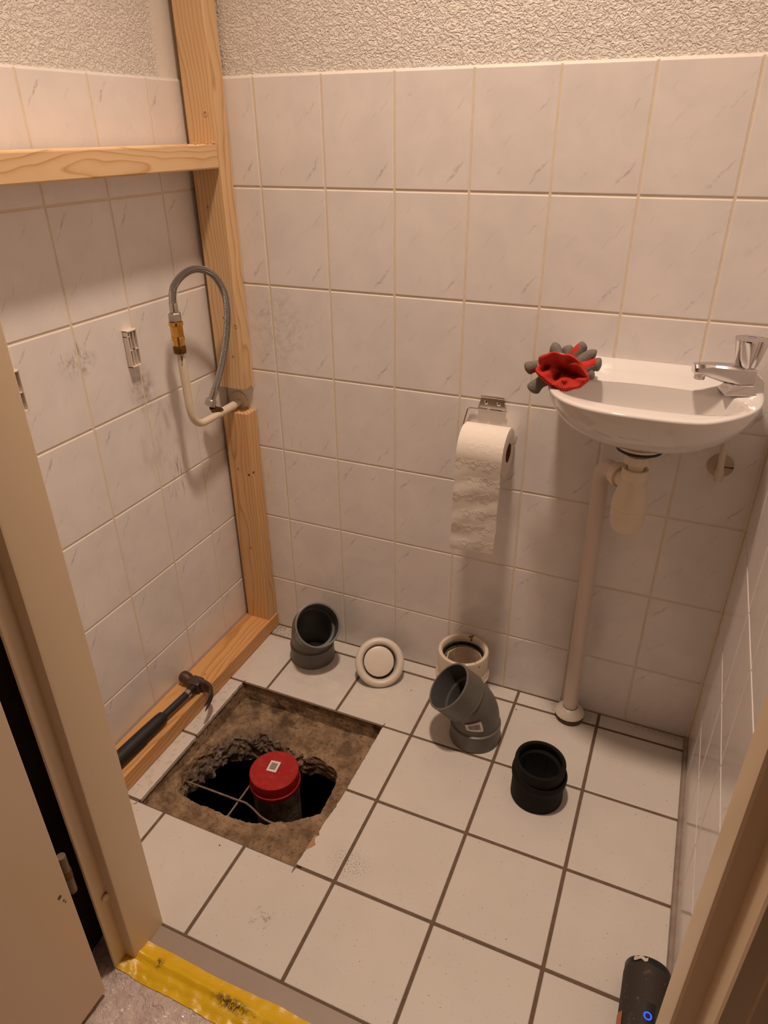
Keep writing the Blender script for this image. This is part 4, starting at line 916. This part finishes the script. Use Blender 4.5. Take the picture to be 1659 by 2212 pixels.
# ------------------------------------------------------------------ speaker
def make_mesh_cloth():
    g = G('speaker_cloth'); o = g.obj(); x, y, z = g.xyz(o)[:]
    a = g.m('SINE', g.m('MULTIPLY', y, 2600)); b = g.m('SINE', g.m('MULTIPLY', g.m('ARCTAN2', z, x), 110)); h = g.m('MULTIPLY', a, b)
    n = g.noise(o, 60, 4, .6); dust = g.m('MULTIPLY', g.step(n, .58, .74), .5); sp_ = g.step(g.noise(o, 170, 2), .73, .76)
    c = g.mix(g.step(h, -.4, .6), (.018, .013, .010), (.060, .045, .036)); c = g.mix(dust, c, (.16, .12, .09)); c = g.mix(sp_, c, (.4, .34, .28))
    g.bump(h, .4, .0006); return g.set(c, .7)
sk = thing('bluetooth_speaker', 'dusty dark cylindrical speaker with blue ring light by the door jamb', 'speaker', (1.151, -.70, 0))
SX, SZ, SR = 1.151, .0385, .0375
def spk_ring(y, r): return [(SX + r*math.cos(2*PI*i/48), y, SZ + r*math.sin(2*PI*i/48)) for i in range(48)]
bo_ = MB().rings([spk_ring(y, r) for y, r in ((-.612, .0362), (-.618, .0372), (-.70, .0376), (-.79, .0372), (-.798, .0362))]).build('cloth_body', make_mesh_cloth(), sk, 50)
M_SPKRIM = plain('black_rim', (.012, .011, .011), .35)
MB().rings([spk_ring(y, r) for y, r in ((-.613, .0360), (-.604, .0366), (-.6005, .0350), (-.600, .0325), (-.604, .0300), (-.606, .0))]).build('end_cap', M_SPKRIM, sk, 40)
MB().rings([spk_ring(y, r) for y, r in ((-.797, .0360), (-.806, .0366), (-.8095, .0350), (-.810, .0), )]).build('end_cap', M_SPKRIM, sk, 40)
MB().grid(lambda u, v: (SX + (.0372+.0006*(v*3))*math.cos(math.radians(98+34*u)), -.603-.006*v - .004*nz((u*3, v, 0), 1), SZ + (.0372)*math.sin(math.radians(98+34*u))), 14, 4).build('pale_edge', plain('pale_edge_white', (.62, .54, .48), .7, nsc=120, var=.3), sk, 60)  # pale strip along the upper rim of the far end
MB().grid(lambda u, v: (SX + .0380*math.cos(math.radians(72+30*u)), -.672-.06*v, SZ + .0380*math.sin(math.radians(72+30*u))), 10, 3).build('button_strip', M_SPKRIM, sk, 60)
g = G('blue_led'); g.set((.0, .02, .4), .4, 0, Emission_Color=(.02, .06, 1.0), Emission_Strength=2.2)
MB().lathe([(.0040, 0), (.0046, .0006), (.0056, .0006), (.0062, 0)], 32, vm(SX+.0015, -.6935, SZ+.0383)).build('power_ring', g.mat, sk)
MB().grid(lambda u, v: (SX + .0384*math.cos(math.radians(150+34*u)), -.690-.05*v, SZ + .0384*math.sin(math.radians(150+34*u))), 8, 3).build('badge', plain('orange_badge', (.50, .16, .07), .5), sk, 60)

# ------------------------------------------------------------------ crumbs
rnd = random.Random(11); db = MB()
def crumb(x, y, z, s_):
    a = [Vector((rnd.uniform(-1, 1), rnd.uniform(-1, 1), rnd.uniform(-.5, .9)))*s_ for _ in range(4)]
    lo_ = min(v.z for v in a); db.add([(x+v.x, y+v.y, z+v.z-lo_) for v in a], [(0, 1, 2), (0, 2, 3), (0, 3, 1), (1, 3, 2)])
for _ in range(90): crumb(.086+abs(rnd.gauss(0, .018)), -.002-abs(rnd.gauss(0, .018)), .0003, rnd.uniform(.0005, .0018))
for _ in range(45): crumb(.0875+abs(rnd.gauss(0, .006)), -rnd.uniform(.3, .66), .0003, rnd.uniform(.0004, .0013))
for _ in range(70): crumb(.93+rnd.gauss(0, .05), -.052+rnd.gauss(0, .012) if rnd.random() < .4 else -.006-abs(rnd.gauss(0, .008)), .0003, rnd.uniform(.0004, .0014))
for _ in range(25): crumb(rnd.uniform(1.02, 1.185), -.004-abs(rnd.gauss(0, .007)), .0003, rnd.uniform(.0005, .0015))
for _ in range(30):
    x, y = rnd.uniform(.1, 1.18), rnd.uniform(-.83, -.02)
    if HX0-.02 < x < HX1+.04 and HY0-.02 < y < HY1+.02: continue
    crumb(x, y, .0003, rnd.uniform(.0004, .0014))
for x, y, s_ in ((.537, -.105, .004), (.800, -.067, .0042), (.345, -.665, .0028), (.125, -.61, .003), (.525, -.11, .0016)): crumb(x, y, .0003, s_)
cr = db.build('crumbs', plain('dark_crumbs', (.075, .04, .022), .9, nsc=100, var=.4), None, 0); tag(cr, 'scattered tiny dark crumbs of dirt on the floor tiles', 'dirt', kind='stuff')
